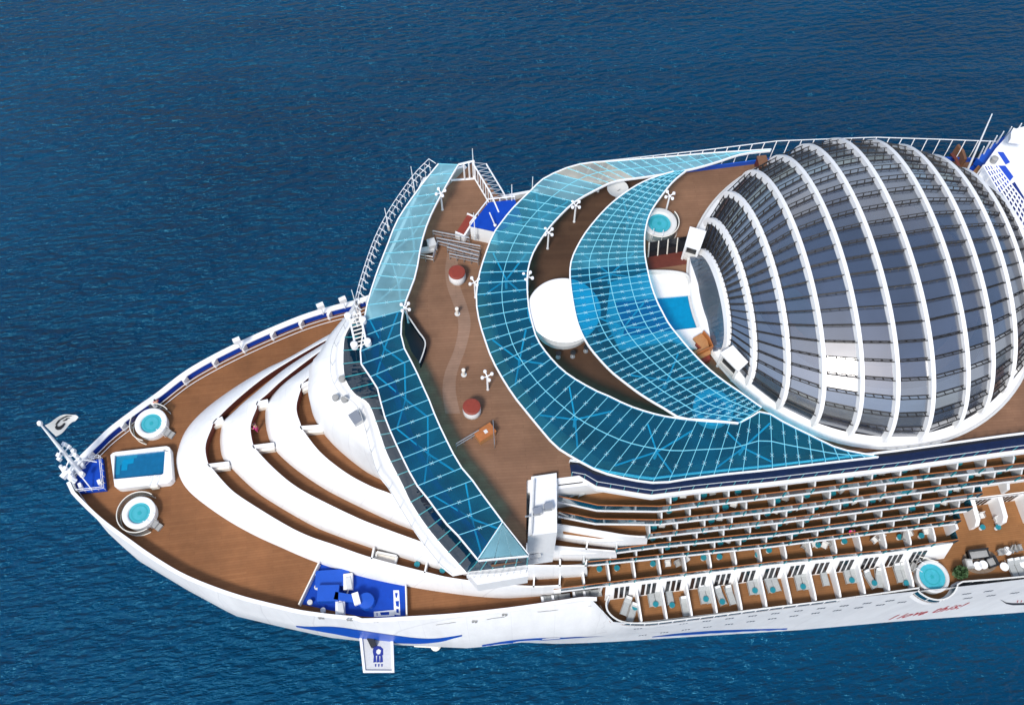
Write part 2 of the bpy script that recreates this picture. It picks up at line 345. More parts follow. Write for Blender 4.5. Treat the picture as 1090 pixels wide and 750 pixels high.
# red handwriting on the hull side
cu = bpy.data.curves.new('greeting', 'FONT'); cu.body = 'I love this!'; cu.size = 1.; cu.shear = -.18; cu.extrude = .0; cu.space_character = 1.12; cu.offset = .012
to = bpy.data.objects.new('greeting', cu); C.objects.link(to); bpy.context.view_layer.update()
me = bpy.data.meshes.new_from_object(to.evaluated_get(bpy.context.evaluated_depsgraph_get())); bpy.data.objects.remove(to)
bm = bmesh.new(); bm.from_mesh(me); bmesh.ops.triangulate(bm, faces=bm.faces); bmesh.ops.subdivide_edges(bm, edges=bm.edges, cuts=1)
xs = [v.co.x for v in bm.verts]; x0, x1 = min(xs), max(xs)
a0 = on_hull(943, 659.5); a1 = on_hull(1027, 643.5)
for v in bm.verts:
    t = (v.co.x - x0) / (x1 - x0); jz = .25 * math.sin(t * 23)
    s = a0[0] + (a1[0] - a0[0]) * t; z = a0[2] + (a1[2] - a0[2]) * t * .72 + v.co.y * 5.2 + jz
    v.co = (s, hull_near(s, max(z, SEA)) - .04, z)
bm.to_mesh(me); bm.free(); me.materials.append(MATS['red'])
for v in me.vertices: v.co = v.co - Vector((0, 0, SEA))
o = bpy.data.objects.new('lettering', me); C.objects.link(o); o.parent = hull
# dark mark with red strokes at the right end of the hull
m = MB(); pts = [(1064, 637), (1071, 640.5), (1078, 641.2), (1094, 641), (1094, 643), (1078, 643.3), (1071, 642)]
m.poly([on_hull(*p) for p in pts]); obj('emblem', m, 'ink', hull)
m = MB()
for x in (1082, 1086, 1090): m.add([on_hull(x, 640.4, .05), on_hull(x + 1.2, 639.9, .05), on_hull(x + 2.0, 637.9, .05), on_hull(x + 1, 638.2, .05)], [(0, 1, 2, 3)])
obj('lettering', m, 'red', hull)
# bow deck
ss = np.linspace(S0 + .35, 12.4, 90)
mb = MB(); mb.strip([(s, float(NEAR(s)) + .12, 0.) for s in ss], [(s, float(FAR(s)) - .12, 0.) for s in ss]); obj('bow_deck', mb, 'deck_bow', ship)
# bulwark: white cap, blue inner face with white brackets on the far side
mb = MB(); fs = np.linspace(S0 + .25, -7.0, 60); cap = np.array([(s, float(FAR(s)) - .26, 1.32) for s in fs]); mb.bar(cap, .6, .14); bw = obj('bulwark', mb, 'white', ship)
mb = MB(); mb.wall([(s, float(FAR(s)) - .28) for s in fs], .02, 1.17, .1, -1); obj('lining', mb, 'blue', bw)
mb = MB()
for s in fs: pass
A = np.array([(s, float(FAR(s)) - .95, .55) for s in fs]); mb.tube(A, .035, 5); mb.tube(A + [0, -.25, -.35], .035, 5); obj('rail', mb, 'white_rail', bw)
for s in np.arange(S0 + 2, -8, 3.05):
    m = MB(); n = float(FAR(s)); m.box((s, n - .62, .62), (.28, .62, 1.2), -.5); obj('bracket', m, 'white', bw)
mb = MB(); ns = np.linspace(S0 + .15, 10.2, 90); cap = np.array([(s, float(NEAR(s)) + (.12 if s < -12 else -.08), 1.30) for s in ns]); mb.bar(cap, .36, .12)
mb.wall([(s, float(NEAR(s)) + .02) for s in ns], 0.01, 1.18, .12, 1); obj('bulwark', mb, 'white', ship)

# ---- terraces of the bow
def z3(L): return Z(L, 180, 330, .26667)
O1 = z3([(760, 25), (700, 72), (640, 110), (500, 195), (390, 240), (280, 300), (150, 390), (70, 475), (35, 560), (30, 620), (55, 690), (110, 750)]) + [(240, 552), (270, 569)] + k7([(0, 160), (130, 215), (300, 270), (490, 312), (700, 345), (860, 360), (975, 357)]) + [(597, 632)]
I1 = z3([(745, 45), (690, 85), (600, 130), (470, 205), (370, 270), (260, 360), (180, 440), (165, 470), (145, 520), (140, 560), (150, 610), (165, 630), (225, 700), (285, 750)]) + k7([(0, 65), (100, 115), (200, 150), (360, 205), (570, 260), (680, 285)]) + [(530, 622), (567, 624.5), (597, 623.3)]
O2 = z3([(750, 48), (720, 60), (620, 140), (480, 225), (370, 310), (240, 420), (215, 445), (210, 460), (203, 520), (212, 585), (240, 620), (310, 690), (385, 750)]) + k7([(100, 60), (200, 105), (370, 165), (560, 225), (640, 250)]) + [(520, 617), (560, 617), (625, 613)]
I2 = z3([(755, 48), (740, 60), (660, 120), (560, 190), (450, 275), (390, 330), (350, 365), (345, 390), (325, 440), (320, 480), (330, 535), (345, 560), (400, 620), (480, 690), (570, 745)]) + k7([(300, 45), (420, 92), (545, 137)]) + [(480, 589), (520, 600), (560, 602), (624, 602.5)]
O3 = z3([(760, 48), (745, 65), (670, 140), (560, 220), (450, 300), (395, 365), (385, 400), (385, 450), (398, 510), (425, 560), (500, 630), (600, 700), (690, 750)]) + k7([(420, 48), (540, 95)]) + [(480, 577), (520, 592), (577, 596), (656, 597)]
I3 = z3([(762, 50), (720, 95), (650, 165), (610, 205), (570, 250), (528, 290), (522, 310), (505, 370), (505, 410), (520, 455), (530, 480), (600, 570), (700, 650), (800, 705), (890, 740)]) + [(440, 541), (480, 560), (530, 576), (577, 579.5), (600, 582.5), (655, 587)]
O4 = z3([(764, 52), (735, 100), (660, 180), (635, 225), (600, 265), (575, 285), (572, 320), (568, 390), (582, 435), (615, 490), (680, 560), (780, 640), (870, 690)]) + [(435, 530), (480, 549), (530, 563), (577, 571), (624, 580), (687, 583)]
ZF = [0, d, 2 * d, 3 * d, 4 * d]; PAR = 1.1
def Pv(L, z):
    o = []
    for x, y in L: w_ = min(max((U(x, y, z)[1] - .5) / 5, 0), 1); o.append(U(x, y, z + .72 * w_))
    return np.array(o)
OO = [P(O1, .02), Pv(O2, ZF[1]), Pv(O3, ZF[2]), Pv(O4, ZF[3])]; II = [P(I1, ZF[1] + PAR), P(I2, ZF[2] + PAR), P(I3, ZF[3] + PAR)]
def tier_curve(A): return smooth(A, 140)
TN = ['lowest', 'second', 'third']
for k in range(3):
    A = tier_curve(OO[k]); B = tier_curve(II[k]); rows = []
    zb, zt = ZF[k], ZF[k + 1] + PAR
    for t, zf in ((0, 0), (.14, .24), (.36, .52), (.62, .78), (.86, .95), (1, 1)):
        r = A * (1 - t) + B * t; r[:, 2] = A[:, 2] + (zt - A[:, 2]) * zf; rows.append(r)
    if k: rows.insert(0, np.c_[A[:, :2], np.full(len(A), zb - .01)])
    m = MB(); m.grid(rows); tr = obj('terrace_parapet', m, 'white_plate', ship, sm=True)
    Bi = B.copy(); nrm = np.gradient(B[:, :2], axis=0); nrm = np.c_[-nrm[:, 1], nrm[:, 0]]; nrm /= np.linalg.norm(nrm, axis=1)[:, None]
    Bi[:, :2] += nrm * .12; Bl = Bi.copy(); Bl[:, 2] = ZF[k + 1] - .02
    m = MB(); m.strip(B, Bi); obj('coping', m, 'white', tr); m = MB(); m.strip(Bi, Bl); obj('inner_wall', m, 'maroon', tr)
    N_ = tier_curve(OO[k + 1]); fl = Bi.copy(); fl[:, 2] = ZF[k + 1] - .006; N2 = N_.copy(); N2[:, 2] = ZF[k + 1] - .006
    m = MB(); m.strip(fl, N2 + np.c_[nrm * .25, np.zeros(len(nrm))]); obj('terrace_floor', m, 'deck_bow', ship)
# stair-like white crossing walls of the terraces
def cross(a, b, zf, th=.36, h=1.1, name='partition', mt='white'):
    p, q = U(*a, zf + h * .7), U(*b, zf + h * .7); v = q - p; L = np.linalg.norm(v[:2]); mid_ = (p + q) / 2
    m = MB(); m.box((mid_[0], mid_[1], zf + h / 2), (L + .25, th, h), math.atan2(v[1], v[0]))
    o = obj(name, m, mt, ship)
    if th > .3:
        m = MB(); m.box((mid_[0] + .05, mid_[1] - th * .75, zf + h * .3), (L, th * .6, h * .55), math.atan2(v[1], v[0])); obj('step', m, 'cream', o)
for a, b, k in (((225.5, 450.5), (236.5, 446.5), 1), ((222.5, 496.5), (243, 494), 1), ((271.5, 431), (284.5, 428), 2), ((271, 476.5), (291, 474), 2), ((320.5, 412.5), (332.5, 407), 3), ((320, 456.5), (342.5, 455), 3)): cross(a, b, ZF[k])
for a, b, k in (((396, 595), (398, 585), 1), ((452.5, 609), (454.5, 599.5), 1), ((568, 624), (568.5, 615), 1), ((595.5, 622.5), (596, 613.5), 1), ((596, 602), (596, 597), 2), ((623, 602), (624, 597.5), 2), ((624, 584), (625, 578.5), 3)): cross(a, b, ZF[k], .14)
for k in (1, 2, 3):
    E_ = II[k - 1][II[k - 1][:, 0] > -3.5]; E_ = E_[np.argsort(E_[:, 0])]; zz = ZF[k] - .012
    m = MB(); m.strip([(a, b + .15, zz) for a, b, _ in E_], [(a, -11.5, zz) for a, b, _ in E_]); obj('terrace_floor', m, 'deck_bow', ship)
    if k < 4: m = MB(); m.wall([(a, -12.2 - .9 * (4 - k)) for a in np.linspace(0, E_[-1][0], 12)], ZF[k] + .01, ZF[k] + d - .2, .1, 1); obj('cabin_wall', m, 'maroon', ship)
A = smooth(P([(556, 567), (577, 571), (624, 580), (655, 584), (687, 583)], ZF[3]), 40); B = smooth(P([(560, 554), (593, 558.5), (640, 566), (667, 570.5), (687, 572)], ZF[4] + PAR), 40); rows = []
for t, zf in ((0, 0), (.15, .4), (.4, .75), (.7, .95), (1, 1)): r = A * (1 - t) + B * t; r[:, 2] = ZF[3] + (ZF[4] + PAR - ZF[3]) * zf; rows.append(r)
m = MB(); m.grid(rows); tr = obj('terrace_parapet', m, 'white_plate', ship, sm=True)
m = MB(); Bi = B + [0, .14, 0]; m.strip(B, Bi); m.strip(Bi, Bi - [0, 0, 1.1]); obj('coping', m, 'white', tr)
# white front wall rising to the bridge, with its ledge
ledge = [(379, 333), (364, 356), (354.7, 378), (354.7, 404.7), (364, 423), (384, 440.7), (401, 500.7), (414.7, 522), (442, 567), (468, 601), (482, 613)]
base = [(382, 335), (370, 352), (366, 367), (366.7, 399), (377, 418), (392, 428.7), (401, 450), (412, 482), (428, 514), (438.7, 536), (460, 567), (497, 609)]
ZB = 17.2
LE = smooth(P(ledge, ZB - .3), 90); BA = smooth(P(base, ZB), 90)
A = resample(tier_curve(OO[3])[:112], 90)
rows = []
for t, zf in ((0, 0), (.12, .45), (.35, .75), (.65, .93), (1, 1)):
    r = A * (1 - t) + LE * t; r[:, 2] = A[:, 2] + (ZB - .3 - A[:, 2]) * zf; rows.append(r)
m = MB(); m.grid(rows); br = obj('bridge_front', m, 'white_plate', ship, sm=True)
m = MB(); m.strip(LE, np.c_[BA[:, :2], np.full(90, ZB - .28)]); m.strip(np.c_[BA[:, :2], np.full(90, ZB - .28)], BA); obj('ledge', m, 'white', br)
m = MB(); m.tube(LE + [0, 0, .9], .03, 5)
for p in LE[::6]: m.tube([p, p + [0, 0, .9]], .025, 4)
obj('handrail', m, 'palegrey', br)
# small fittings on the white ledge: wipers' boxes, lights, vents
for x, y in ((364, 403), (357, 423), (366.5, 424.8), (372, 375)):
    q = U(x, y, ZB); m = MB(); m.lathe([(.0, .45), (.28, .4), (.3, .1), (.2, 0)], q - [0, 0, .25], 10); obj('searchlight', m, 'grey', br, sm=True)
q = U(379, 445, ZB); m = MB(); m.box(q, (.8, 1.1, .5), .5); obj('vent', m, 'steel', br)
# ---- bridge windows leaning out to the canopy's front edge
ZC1 = 21.4
C1 = [((466.7, 174.5), (488, 175.3)), ((448, 198), (477, 194)), ((424, 232.7), (459, 228)), ((412, 262), (449, 257)), ((402.7, 286), (443, 290)), ((394.7, 310), (436, 310)), ((388, 337), (430, 327)),
      ((384.8, 368), (426.7, 350)), ((382.7, 383), (429, 367)), ((392.7, 399), (436, 381)), ((400.7, 410.7), (443, 394.7)), ((404.7, 425), (448.7, 408)), ((408, 439), (455, 421)), ((419, 466.7), (466, 448.7)),
      ((440, 510), (487, 491)), ((452, 526), (500, 507)), ((463, 541), (512, 524)), ((475, 557), (522.4, 538)), ((488.8, 571), (535, 555)), ((508.8, 595.5), (535.2, 555.8))]
c1f = P([a for a, b in C1], ZC1); c1b = P([b for a, b in C1], ZC1)
fr = resample(c1f, 120); fr_near = fr[:, :]
iA = np.argmin(np.linalg.norm(fr - U(387, 345, ZC1), axis=1))
top = resample(fr[iA:], 60); bot = resample(BA[4:], 60)
top2 = top.copy(); top2[:, 2] -= .12
m = MB(); m.strip(bot, top2); bwn = obj('bridge_window', m, 'glass_dark', ship)
m = MB(); m.strip(bot + [1.5, .3, .02], top2 + [1.5, .3, -.3]); obj('dark_interior', m, 'blue_dark', bwn)
for i in range(0, 60, 3):
    m = MB(); v = (top2[i] - bot[i]); m.tube([bot[i] - [.04, 0, 0], top2[i] - [.04, 0, 0]], .05, 4); obj('mullion', m, 'turq', bwn)
# far half of the front (out of sight, closes the ship)
m = MB(); g = np.array([(-7.6, 5.5), (-4.5, 12.), (-1.5, 18.2), (2.5, 19.2), (4.9, 15.2), (9, 15.6)]); m.wall(g, -.5, D - .3, .3, -1); obj('far_wall', m, 'white', ship)

# ---- core of the superstructure and the top deck
nR = {}
R_px = {0: [(593, 513), (617, 510), (635, 521), (693, 530.5), (740, 524.7), (820, 516.7), (960, 500), (1070, 484.5)],
        1: [(594, 534.5), (636, 544), (700, 545), (740, 540), (830, 529.5), (950, 514.5), (1090, 498.7)],
        2: [(594, 550), (633, 558), (700, 559), (830, 544.5), (950, 528.6), (1090, 511.3)],
        3: [(600, 572), (640, 577), (690, 573), (830, 557), (950, 541.5), (1039, 530)],
        4: [(597, 590), (656, 589), (700, 583), (830, 570), (950, 554.5), (1028.7, 544.7)],
        5: [(590, 606), (624, 602.7), (700, 595), (820, 582.5), (950, 566), (1016.7, 558)],
        6: [(590, 631), (596.7, 630), (700, 617.2), (820, 602), (950, 588.5), (1014, 578.7)]}
for k, L in R_px.items(): nR[k] = P(L, (7 - k) * d - .12)[:, :2]
ROW_END = {0: SE, 1: SE, 2: SE}
def row_line(k, ds=.6):
    A = nR[k]; s1 = ROW_END.get(k, A[-1][0]); f = interp(A)
    s = np.r_[A[0][0]:s1:ds, s1]; sl = (A[-1][1] - A[-3][1]) / (A[-1][0] - A[-3][0])
    n = np.where(s > A[-1][0], A[-1][1] + (s - A[-1][0]) * sl * .35, f(s)); return np.c_[s, n]
core = np.array([(-5.5, 2), (-5.2, -4), (-2.2, -9.5), (.5, -13.), (4, -13.4), (SE, -13.0), (SE, 12.2), (54, 12.4), (40, 13.5), (3, 14.2), (-1.5, 12), (-4.2, 7)])
m = MB(); m.prism([(a, b, -.5) for a, b in core], D - .3 + .5); obj('superstructure', m, 'white', ship)
# top deck sheet
frd = resample(fr, 40) + [1.0, 0, 0]
l0 = row_line(0)
outl = [(p[0], p[1], D) for p in frd[2:]] + [(3.3, -18.8, D), (4.2, -12.4, D), (5.2, -12.3, D)] + [(a, b + .05, D) for a, b in l0] + [(SE, 12.6, D), (54, 12.9, D), (46, 14.3, D), (40, 15.3, D), (31, 16.0, D), (24, 15.8, D), (13.4, 15.7, D), (9.4, 15.2, D), (6.2, 14.2, D), (5.0, 15.4, D), (3.2, 19.1, D)]
m = MB(); m.prism(outl, -.3); td = obj('top_deck', m, 'deck_top', ship)
# worn lighter walkway curving across the forward deck
a = [(478, 262), (474, 285), (476, 305), (483, 325), (488, 345), (484, 370), (474, 395), (471, 415), (474, 440)]; b = [(490, 262), (487, 285), (490, 305), (497, 325), (501, 345), (496, 370), (487, 395), (485, 415), (490, 440)]
m = MB(); m.strip(smooth(P(a, D + .004), 40), smooth(P(b, D + .004), 40)); obj('walkway', m, 'deck_path', td)
# darker planking under and between the two inner canopies
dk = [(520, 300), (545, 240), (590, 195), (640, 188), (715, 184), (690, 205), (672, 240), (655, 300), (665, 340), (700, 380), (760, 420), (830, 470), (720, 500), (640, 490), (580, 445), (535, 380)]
m = MB(); m.poly(P(dk, D + .006)); obj('dark_planking', m, 'deck_dark', td)
# ---- balcony rows of the near side
PITCH = 2.36
ROWN = ['top', 'second', 'third', 'fourth', 'fifth', 'sixth']
part_mesh = {}
for k in range(0, 7):
    z = (7 - k) * d; A = row_line(k); zz = np.full(len(A), z)
    inner = np.c_[A[:, 0], np.full(len(A), -12.9)]
    m = MB(); hgt = .24 if k else .45
    m.grid([np.c_[A, zz - .01], np.c_[A, zz - hgt]]); m.grid([np.c_[inner, zz - hgt], np.c_[A, zz - hgt]])
    m.grid([np.c_[A[:, 0], A[:, 1] + .28, zz + .01], np.c_[A, zz + .01], np.c_[A, zz - .01]])
    slab = obj('balcony_deck', m, 'white', ship)
    if k == 0: continue
    m = MB(); m.grid([np.c_[A[:, 0], A[:, 1] + .27, zz], np.c_[inner, zz]]); obj('balcony_floor', m, 'deck_balcony', slab)
    sg = {1: 6.5, 2: 6.5, 3: 14.2, 4: 11.6, 5: 8.9, 6: 6.6}[k]
    G = A[A[:, 0] > sg]
    m = MB(); m.wall(np.c_[G[:, 0], G[:, 1] + .06], z + .03, z + 1.28, .03, 1); obj('balustrade', m, 'glass_rail', slab)
    m = MB(); m.bar(np.c_[G[:, 0], G[:, 1] + .06, np.full(len(G), z + 1.36)], .075, .06); obj('handrail', m, 'orange_wood', slab)
    m = MB(); m.wall(np.c_[A[:, 0], np.full(len(A), -13.15)], z, z + d - .3, .1, 1); wl = obj('cabin_wall', m, 'offwhite', slab)
    s0 = {1: 15.4, 2: 15.0, 3: 14.3, 4: 11.7, 5: 9.0, 6: 9.0}[k]
    cells = np.arange(s0, G[-1][0] - .4, PITCH); f = interp(A)
    for s in cells:
        n1 = float(f(s)); m = MB(); w = n1 + .1 + 12.9
        if k == 6: prof = [(-13.2, 0.02), (n1 + .12, .02), (n1 + .12, 1.0), (n1 + .5, 1.35), (-15.9, 1.7), (-13.2, 1.8)]
        else: prof = [(-13.1, 0.02), (n1 + .1, .02), (n1 + .1, 1.2), (n1 + .5, 1.7), (-13.1, 1.9)]
        m.prism([(s - .07, a, z + b) for a, b in prof], (.14, 0, 0)); obj('partition', m, 'palegrey' if k < 6 else 'white', slab)
        m = MB(); m.box((s, n1 + .02, z + .52), (.07, .05, 1.05)); obj('post', m, 'turq', slab)
# promenade level (row 7): floor, cabin wall with window groups, partitions, rail with blue glass
l6 = row_line(6); f6 = interp(l6)
prom_px = [(648, 634), (645.5, 640), (645.5, 646), (648, 651.5), (653, 656.5), (660, 660.5), (668, 662.3), (680, 662.8), (700, 662), (760, 654.5), (830, 645.3), (900, 636.5), (979, 625.3)]
pr = P(prom_px, 1.1)[:, :2]; pr = catmull(pr, 4)
tubc = U(993, 613, .9)[:2]
arc_ = [tubc + 2.25 * np.array([math.cos(t), math.sin(t)]) for t in np.linspace(math.radians(212), math.radians(332), 16)]
pr2 = P([(1024.7, 618.7), (1060, 616), (1090, 613.3)], 1.1)[:, :2]; pr2 = np.vstack([pr2, [[66, pr2[-1][1] - .2], [SE, pr2[-1][1] - .4]]])
edge = np.vstack([pr, arc_, pr2])
m = MB(); m.prism([(a, b, 0.004) for a, b in edge] + [(SE, -13.0, .004), (10.7, -13.0, .004)], -.25); pd = obj('promenade_deck', m, 'deck_balcony', ship)
m = MB(); m.wall(edge, -1.2, .10, .25, 1); obj('hull_coaming', m, 'white', pd)
m = MB(); m.wall(edge, .10, 1.0, .03, 1); obj('balustrade', m, 'glass_rail', pd)
m = MB(); m.bar(np.c_[edge, np.full(len(edge), 1.14)], .14, .1); obj('handrail', m, 'offwhite', pd)
m = MB()
E2 = resample(edge, 62)
for p in E2: m = MB(); m.tube([(p[0], p[1], .05), (p[0], p[1], 1.2)], .045, 4); obj('rail_post', m, 'white_rail', pd)
W6 = l6[l6[:, 0] > 10.6]
m = MB(); m.grid([np.c_[W6[:, 0], W6[:, 1] - .72, np.full(len(W6), .01)], np.c_[W6[:, 0], W6[:, 1] - .03, np.full(len(W6), d - .1)], np.c_[W6[:, 0], W6[:, 1] + .2, np.full(len(W6), d - .1)]]); m.box((10.7, (-13.2 + W6[0][1]) / 2, d / 2 - .2), (.2, abs(W6[0][1] + 13.2), d - .3)); cw = obj('cabin_wall', m, 'white', ship)
cell7 = np.arange(14.0, 42.2, PITCH)
CELL7 = []
for i, s in enumerate(np.r_[11.7, cell7]):
    n0 = float(f6(s + 1)); m = MB()
    for j in range(3):
        x = s + .62 + j * .52 - (.25 if i == 0 else 0)
        if i == 0 and j == 0: pass
        qa, qb = v_(x, n0 - .66, .3), v_(x, n0 - .14, 2.25); hw_ = v_(.17, 0, 0); m.prism([qa - hw_, qa + hw_, qb + hw_, qb - hw_], (0, -.05, .01))
    obj('window', m, 'window', cw)
fe = interp(np.r_[pr, pr2])
for i, s in enumerate(cell7):
    n0 = float(f6(s)); n1 = float(fe(s)) + .18
    m = MB(); m.prism([(s - .08, n0 - .6, .02), (s - .08, n1, .02), (s - .08, n1, 1.1), (s - .08, n1 + .5, 1.3), (s - .08, n0 - .1, 1.6)], (.16, 0, 0)); obj('partition', m, 'white', pd)
# strip of promenade ahead of the cabins: maroon inner face
st = np.linspace(-8, 10.2, 50); m = MB(); m.wall([(s, float(NEAR(s)) + .17) for s in st], .02, 1.05, .05, 1); obj('inner_wall', m, 'maroon', ship)
# end walls of the balcony rows where the aft terrace opens
for k in (3, 4, 5, 6):
    e = nR[k][-1]; z = (7 - k) * d; m = MB(); m.box((e[0] + .05, (e[1] - 12.9) / 2, z - d * .0 + .5), (.12, abs(e[1] + 12.9), 1.0)); obj('balustrade', m, 'glass_rail', ship)
    m = MB(); m.box((e[0] - .3, (-12.9 + e[1] + .8) / 2, z + d / 2 - .2), (.2, abs(-12.9 - e[1] - .8), d - .35)); obj('end_wall', m, 'white', ship)
# aft terrace: recessed wall with windows, upper balcony
nW = -14.2; m = MB(); m.box(((44.2 + SE) / 2, nW + .1, d / 2), (SE - 44.2, .2, d - .06)); aw = obj('cabin_wall', m, 'white', ship)
m = MB(); m.box(((44.2 + SE) / 2, nW + .55, d - .1), (SE - 44.2, 1.1, .22)); obj('balcony_deck', m, 'white', aw)
m = MB(); m.poly([(44.2, nW + .1, d + .016), (SE, nW + .1, d + .016), (SE, -12.6, d + .016), (44.2, -12.6, d + .016)]); obj('balcony_floor', m, 'deck_balcony', aw)
for i, s in enumerate(np.arange(45.0, 62, 2.75)):
    m = MB()
    for j in range(4): m.prism([(s + .3 + j * .45, nW - .02, .3), (s + .55 + j * .45, nW - .02, .3), (s + .55 + j * .45, nW - .02, 2.1), (s + .3 + j * .45, nW - .02, 2.1)], (0, -.04, 0))
    obj('window', m, 'window', aw)
    m = MB(); m.prism([(s - .2, nW, .02), (s - .2, nW - 2.3, .02), (s - .2, nW - 2.3, 1.3), (s - .2, nW - 1.9, 1.9), (s - .2, nW, 2.2)], (.42, 0, 0)); obj('partition', m, 'white', aw)
    m = MB(); m.prism([(s - .1, -12.8, d + .02), (s - .1, nW + .15, d + .02), (s - .1, nW + .15, d + 1.2), (s - .1, -12.8, d + 2.1)], (.3, 0, 0)); obj('partition', m, 'palegrey', aw)
# far side: simple mirrored balcony storeys
for k in range(1, 7):
    z = (7 - k) * d; n1 = 15.4 + k * .35 + (1.6 if k == 6 else 0); m = MB(); m.box((46, (13.4 + n1) / 2, z - .15), (50, n1 - 13.4, .3)); sl = obj('balcony_deck', m, 'white', ship)
    m = MB(); m.box((46, n1 - .05, z + .5), (SE - 5, .04, 1.0)); obj('balustrade', m, 'glass_rail', sl)
m = MB(); m.box((46, 17.3, -.15), (SE - 5, 7.9, .3)); obj('promenade_deck', m, 'deck_balcony', ship)

# ---- stair tower / wing end block on the near side
tw = [U(565.5, 507, D + .6), U(592.5, 503, D + .6), U(593, 566, D + .6), U(562, 570, D + .6)]
m = MB(); m.prism([p - [0, 0, 9] for p in tw], 9); stt = obj('stair_tower', m, 'white_plate', ship)
m = MB(); q = U(569, 540, D); m.wall(P([(567.5, 512), (564.5, 570)], D + .6), D + .6, D + 1.0, .12, 1); obj('coping', m, 'palegrey', stt)
for x, y in ((572, 545), (584, 540)):
    q = U(x, y, D + .6); m = MB(); m.box(q + [0, 0, .25], (.7, .5, .5), .1); m.tube([q + [-1, -.3, .3], q + [.2, -.3, .3]], .07, 5); obj('floodlight', m, 'steel', stt)
for x, y in ((573, 576), (578, 573), (570, 592), (567, 597)):
    q = U(x, y, 14.); m = MB(); m.box(q, (.9, .35, .3), .1); obj('floodlight', m, 'palegrey', stt)
# sill below the wing's glazed end
wg = [(497, 609), (562, 601.5), (562, 613), (508, 622)]
m = MB(); m.prism(P(wg, ZB - .2), -2.2); obj('wing_sill', m, 'white', ship)
m = MB(); e0 = np.array([U(508.8, 595.5, ZC1), U(562, 590.5, ZC1)]); b0 = np.array([U(499, 608, ZB - .18), U(561, 601, ZB - .18)]); m.strip(resample(b0, 8), resample(e0 - [0, 0, .12], 8)); wgw = obj('wing_window', m, 'glass_dark', ship)
for t in np.linspace(0, 1, 6):
    p, q = b0[0] * (1 - t) + b0[1] * t, e0[0] * (1 - t) + e0[1] * t - [0, 0, .15]; m = MB(); m.tube([p, q], .05, 4); obj('mullion', m, 'turq', wgw)
m = MB(); r = P([(497, 612), (530, 610), (560, 606)], ZB + .8); m.tube(r, .04, 5); m.tube(r - [0, 0, .45], .03, 5)
for p in resample(r, 10): m.tube([p - [0, 0, .9], p], .035, 4)
obj('handrail', m, 'white_rail', ship)

# ------------------------------------------------------------------ canopies
def canopy(label, pairs, z, nrib, nlong, ncol, pale=None, legs=True, dip=0.):
    O = catmull(P([a for a, b in pairs], z), 6); I = catmull(P([b for a, b in pairs], z), 6)
    M_ = (O + I) / 2; L = np.r_[0, np.cumsum(np.linalg.norm(np.diff(M_, axis=0), axis=1))]; t = np.linspace(0, L[-1], nrib)
    O = np.stack([np.interp(t, L, O[:, i]) for i in range(3)], 1); I = np.stack([np.interp(t, L, I[:, i]) for i in range(3)], 1)
    ctr = M_[len(M_) // 2].copy(); ctr[2] = D
    root = thing('glass_canopy', label, 'canopy', ctr, 'curved glass canopies over the top deck')
    cuts = [0]; mts = []
    for px, mt_ in (pale or []): j = int(np.argmin(np.linalg.norm(O - U(*px, z), axis=1))); cuts.append(j); mts.append(mt_)
    cuts.append(nrib - 1); mts.append('glass_teal')
    for a_, b_, mt_ in zip(cuts[:-1], cuts[1:], mts):
        m = MB(); m.grid([(O * (1 - u) + I * u)[a_:b_ + 1] for u in np.linspace(0, 1, nlong + 2)]); obj('glass_roof', m, mt_, root, recalc=False)
    low = np.array([0, 0, -.10])
    for i in range(nrib):
        m = MB(); w = .042; p, q = O[i] + [0, 0, .035], I[i] + [0, 0, .035]
        if np.linalg.norm(p - q) < .3: continue
        m.bar([p, q], w, .16); obj('rib', m, 'rib_tint', root)
    for u in np.linspace(0, 1, nlong + 2)[1:-1]:
        m = MB(); m.bar(O * (1 - u) + I * u + [0, 0, .04], .05, .12); obj('purlin', m, 'rib_tint', root)
    for E_ in (O, I):
        m = MB(); m.bar(E_ + [0, 0, .05], .11, .2); obj('edge_beam', m, 'white_rail', root)
    m = MB()     # spider fittings along the ribs
    for i in range(1, nrib - 1):
        for u in ((.5,) if nlong == 0 else [(j + .5) / (nlong + 1) for j in range(nlong + 1)]):
            p = O[i] * (1 - u) + I[i] * u; a = O[i] - I[i]; wd = np.linalg.norm(a)
            if wd < 2.: continue
            a = a / wd; b_ = np.array([-a[1], a[0], 0])
            for sg1, sg2 in ((1, 1), (1, -1)):
                v = (a * sg1 + b_ * sg2) * .13; m.tube([p - v + [0, 0, .03], p + v + [0, 0, .03]], .013, 4)
    sp = obj('spider_fitting', m, 'rib_pale', root); sp['kind'] = 'stuff'
    for i in np.linspace(2, nrib - 3, ncol).astype(int):
        wd = np.linalg.norm(O[i] - I[i])
        if wd < 2.2: continue
        p = O[i] * .45 + I[i] * .55; m = MB(); h = np.array([p[0], p[1], D + .4 * (z - D) + .3])
        m.tube([(p[0], p[1], D), h], .13, 8)
        for j, e in ((-2, .15), (2, .15), (-2, .85), (2, .85)):
            kx = min(max(i + j, 0), nrib - 1); q = O[kx] * (1 - e) + I[kx] * e - [0, 0, .2]; m.tube([h, q], .075, 5)
        obj('support_column', m, 'white_rail', root)
    return root, O, I
can1, c1O, c1I = canopy('narrow glass canopy arching over the bridge at the front edge of the top deck', C1, ZC1, 31, 0, 7, pale=[((388, 337), 'glass_pale')])
m = MB(); tri = [U(508.8, 595.5, ZC1 + .01), U(535.2, 555.8, ZC1 + .01), U(562.5, 590.5, ZC1 + .01)]; m.poly(tri); gp = obj('pale_pane', m, 'glass_pale', can1); gp['label'] = 'pale grey triangular pane at the near end of the canopy'
m = MB(); m.bar([tri[0], tri[1]], .16, .2); m.bar([tri[1], tri[2]], .16, .2); m.bar([tri[2], tri[0]], .2, .24)
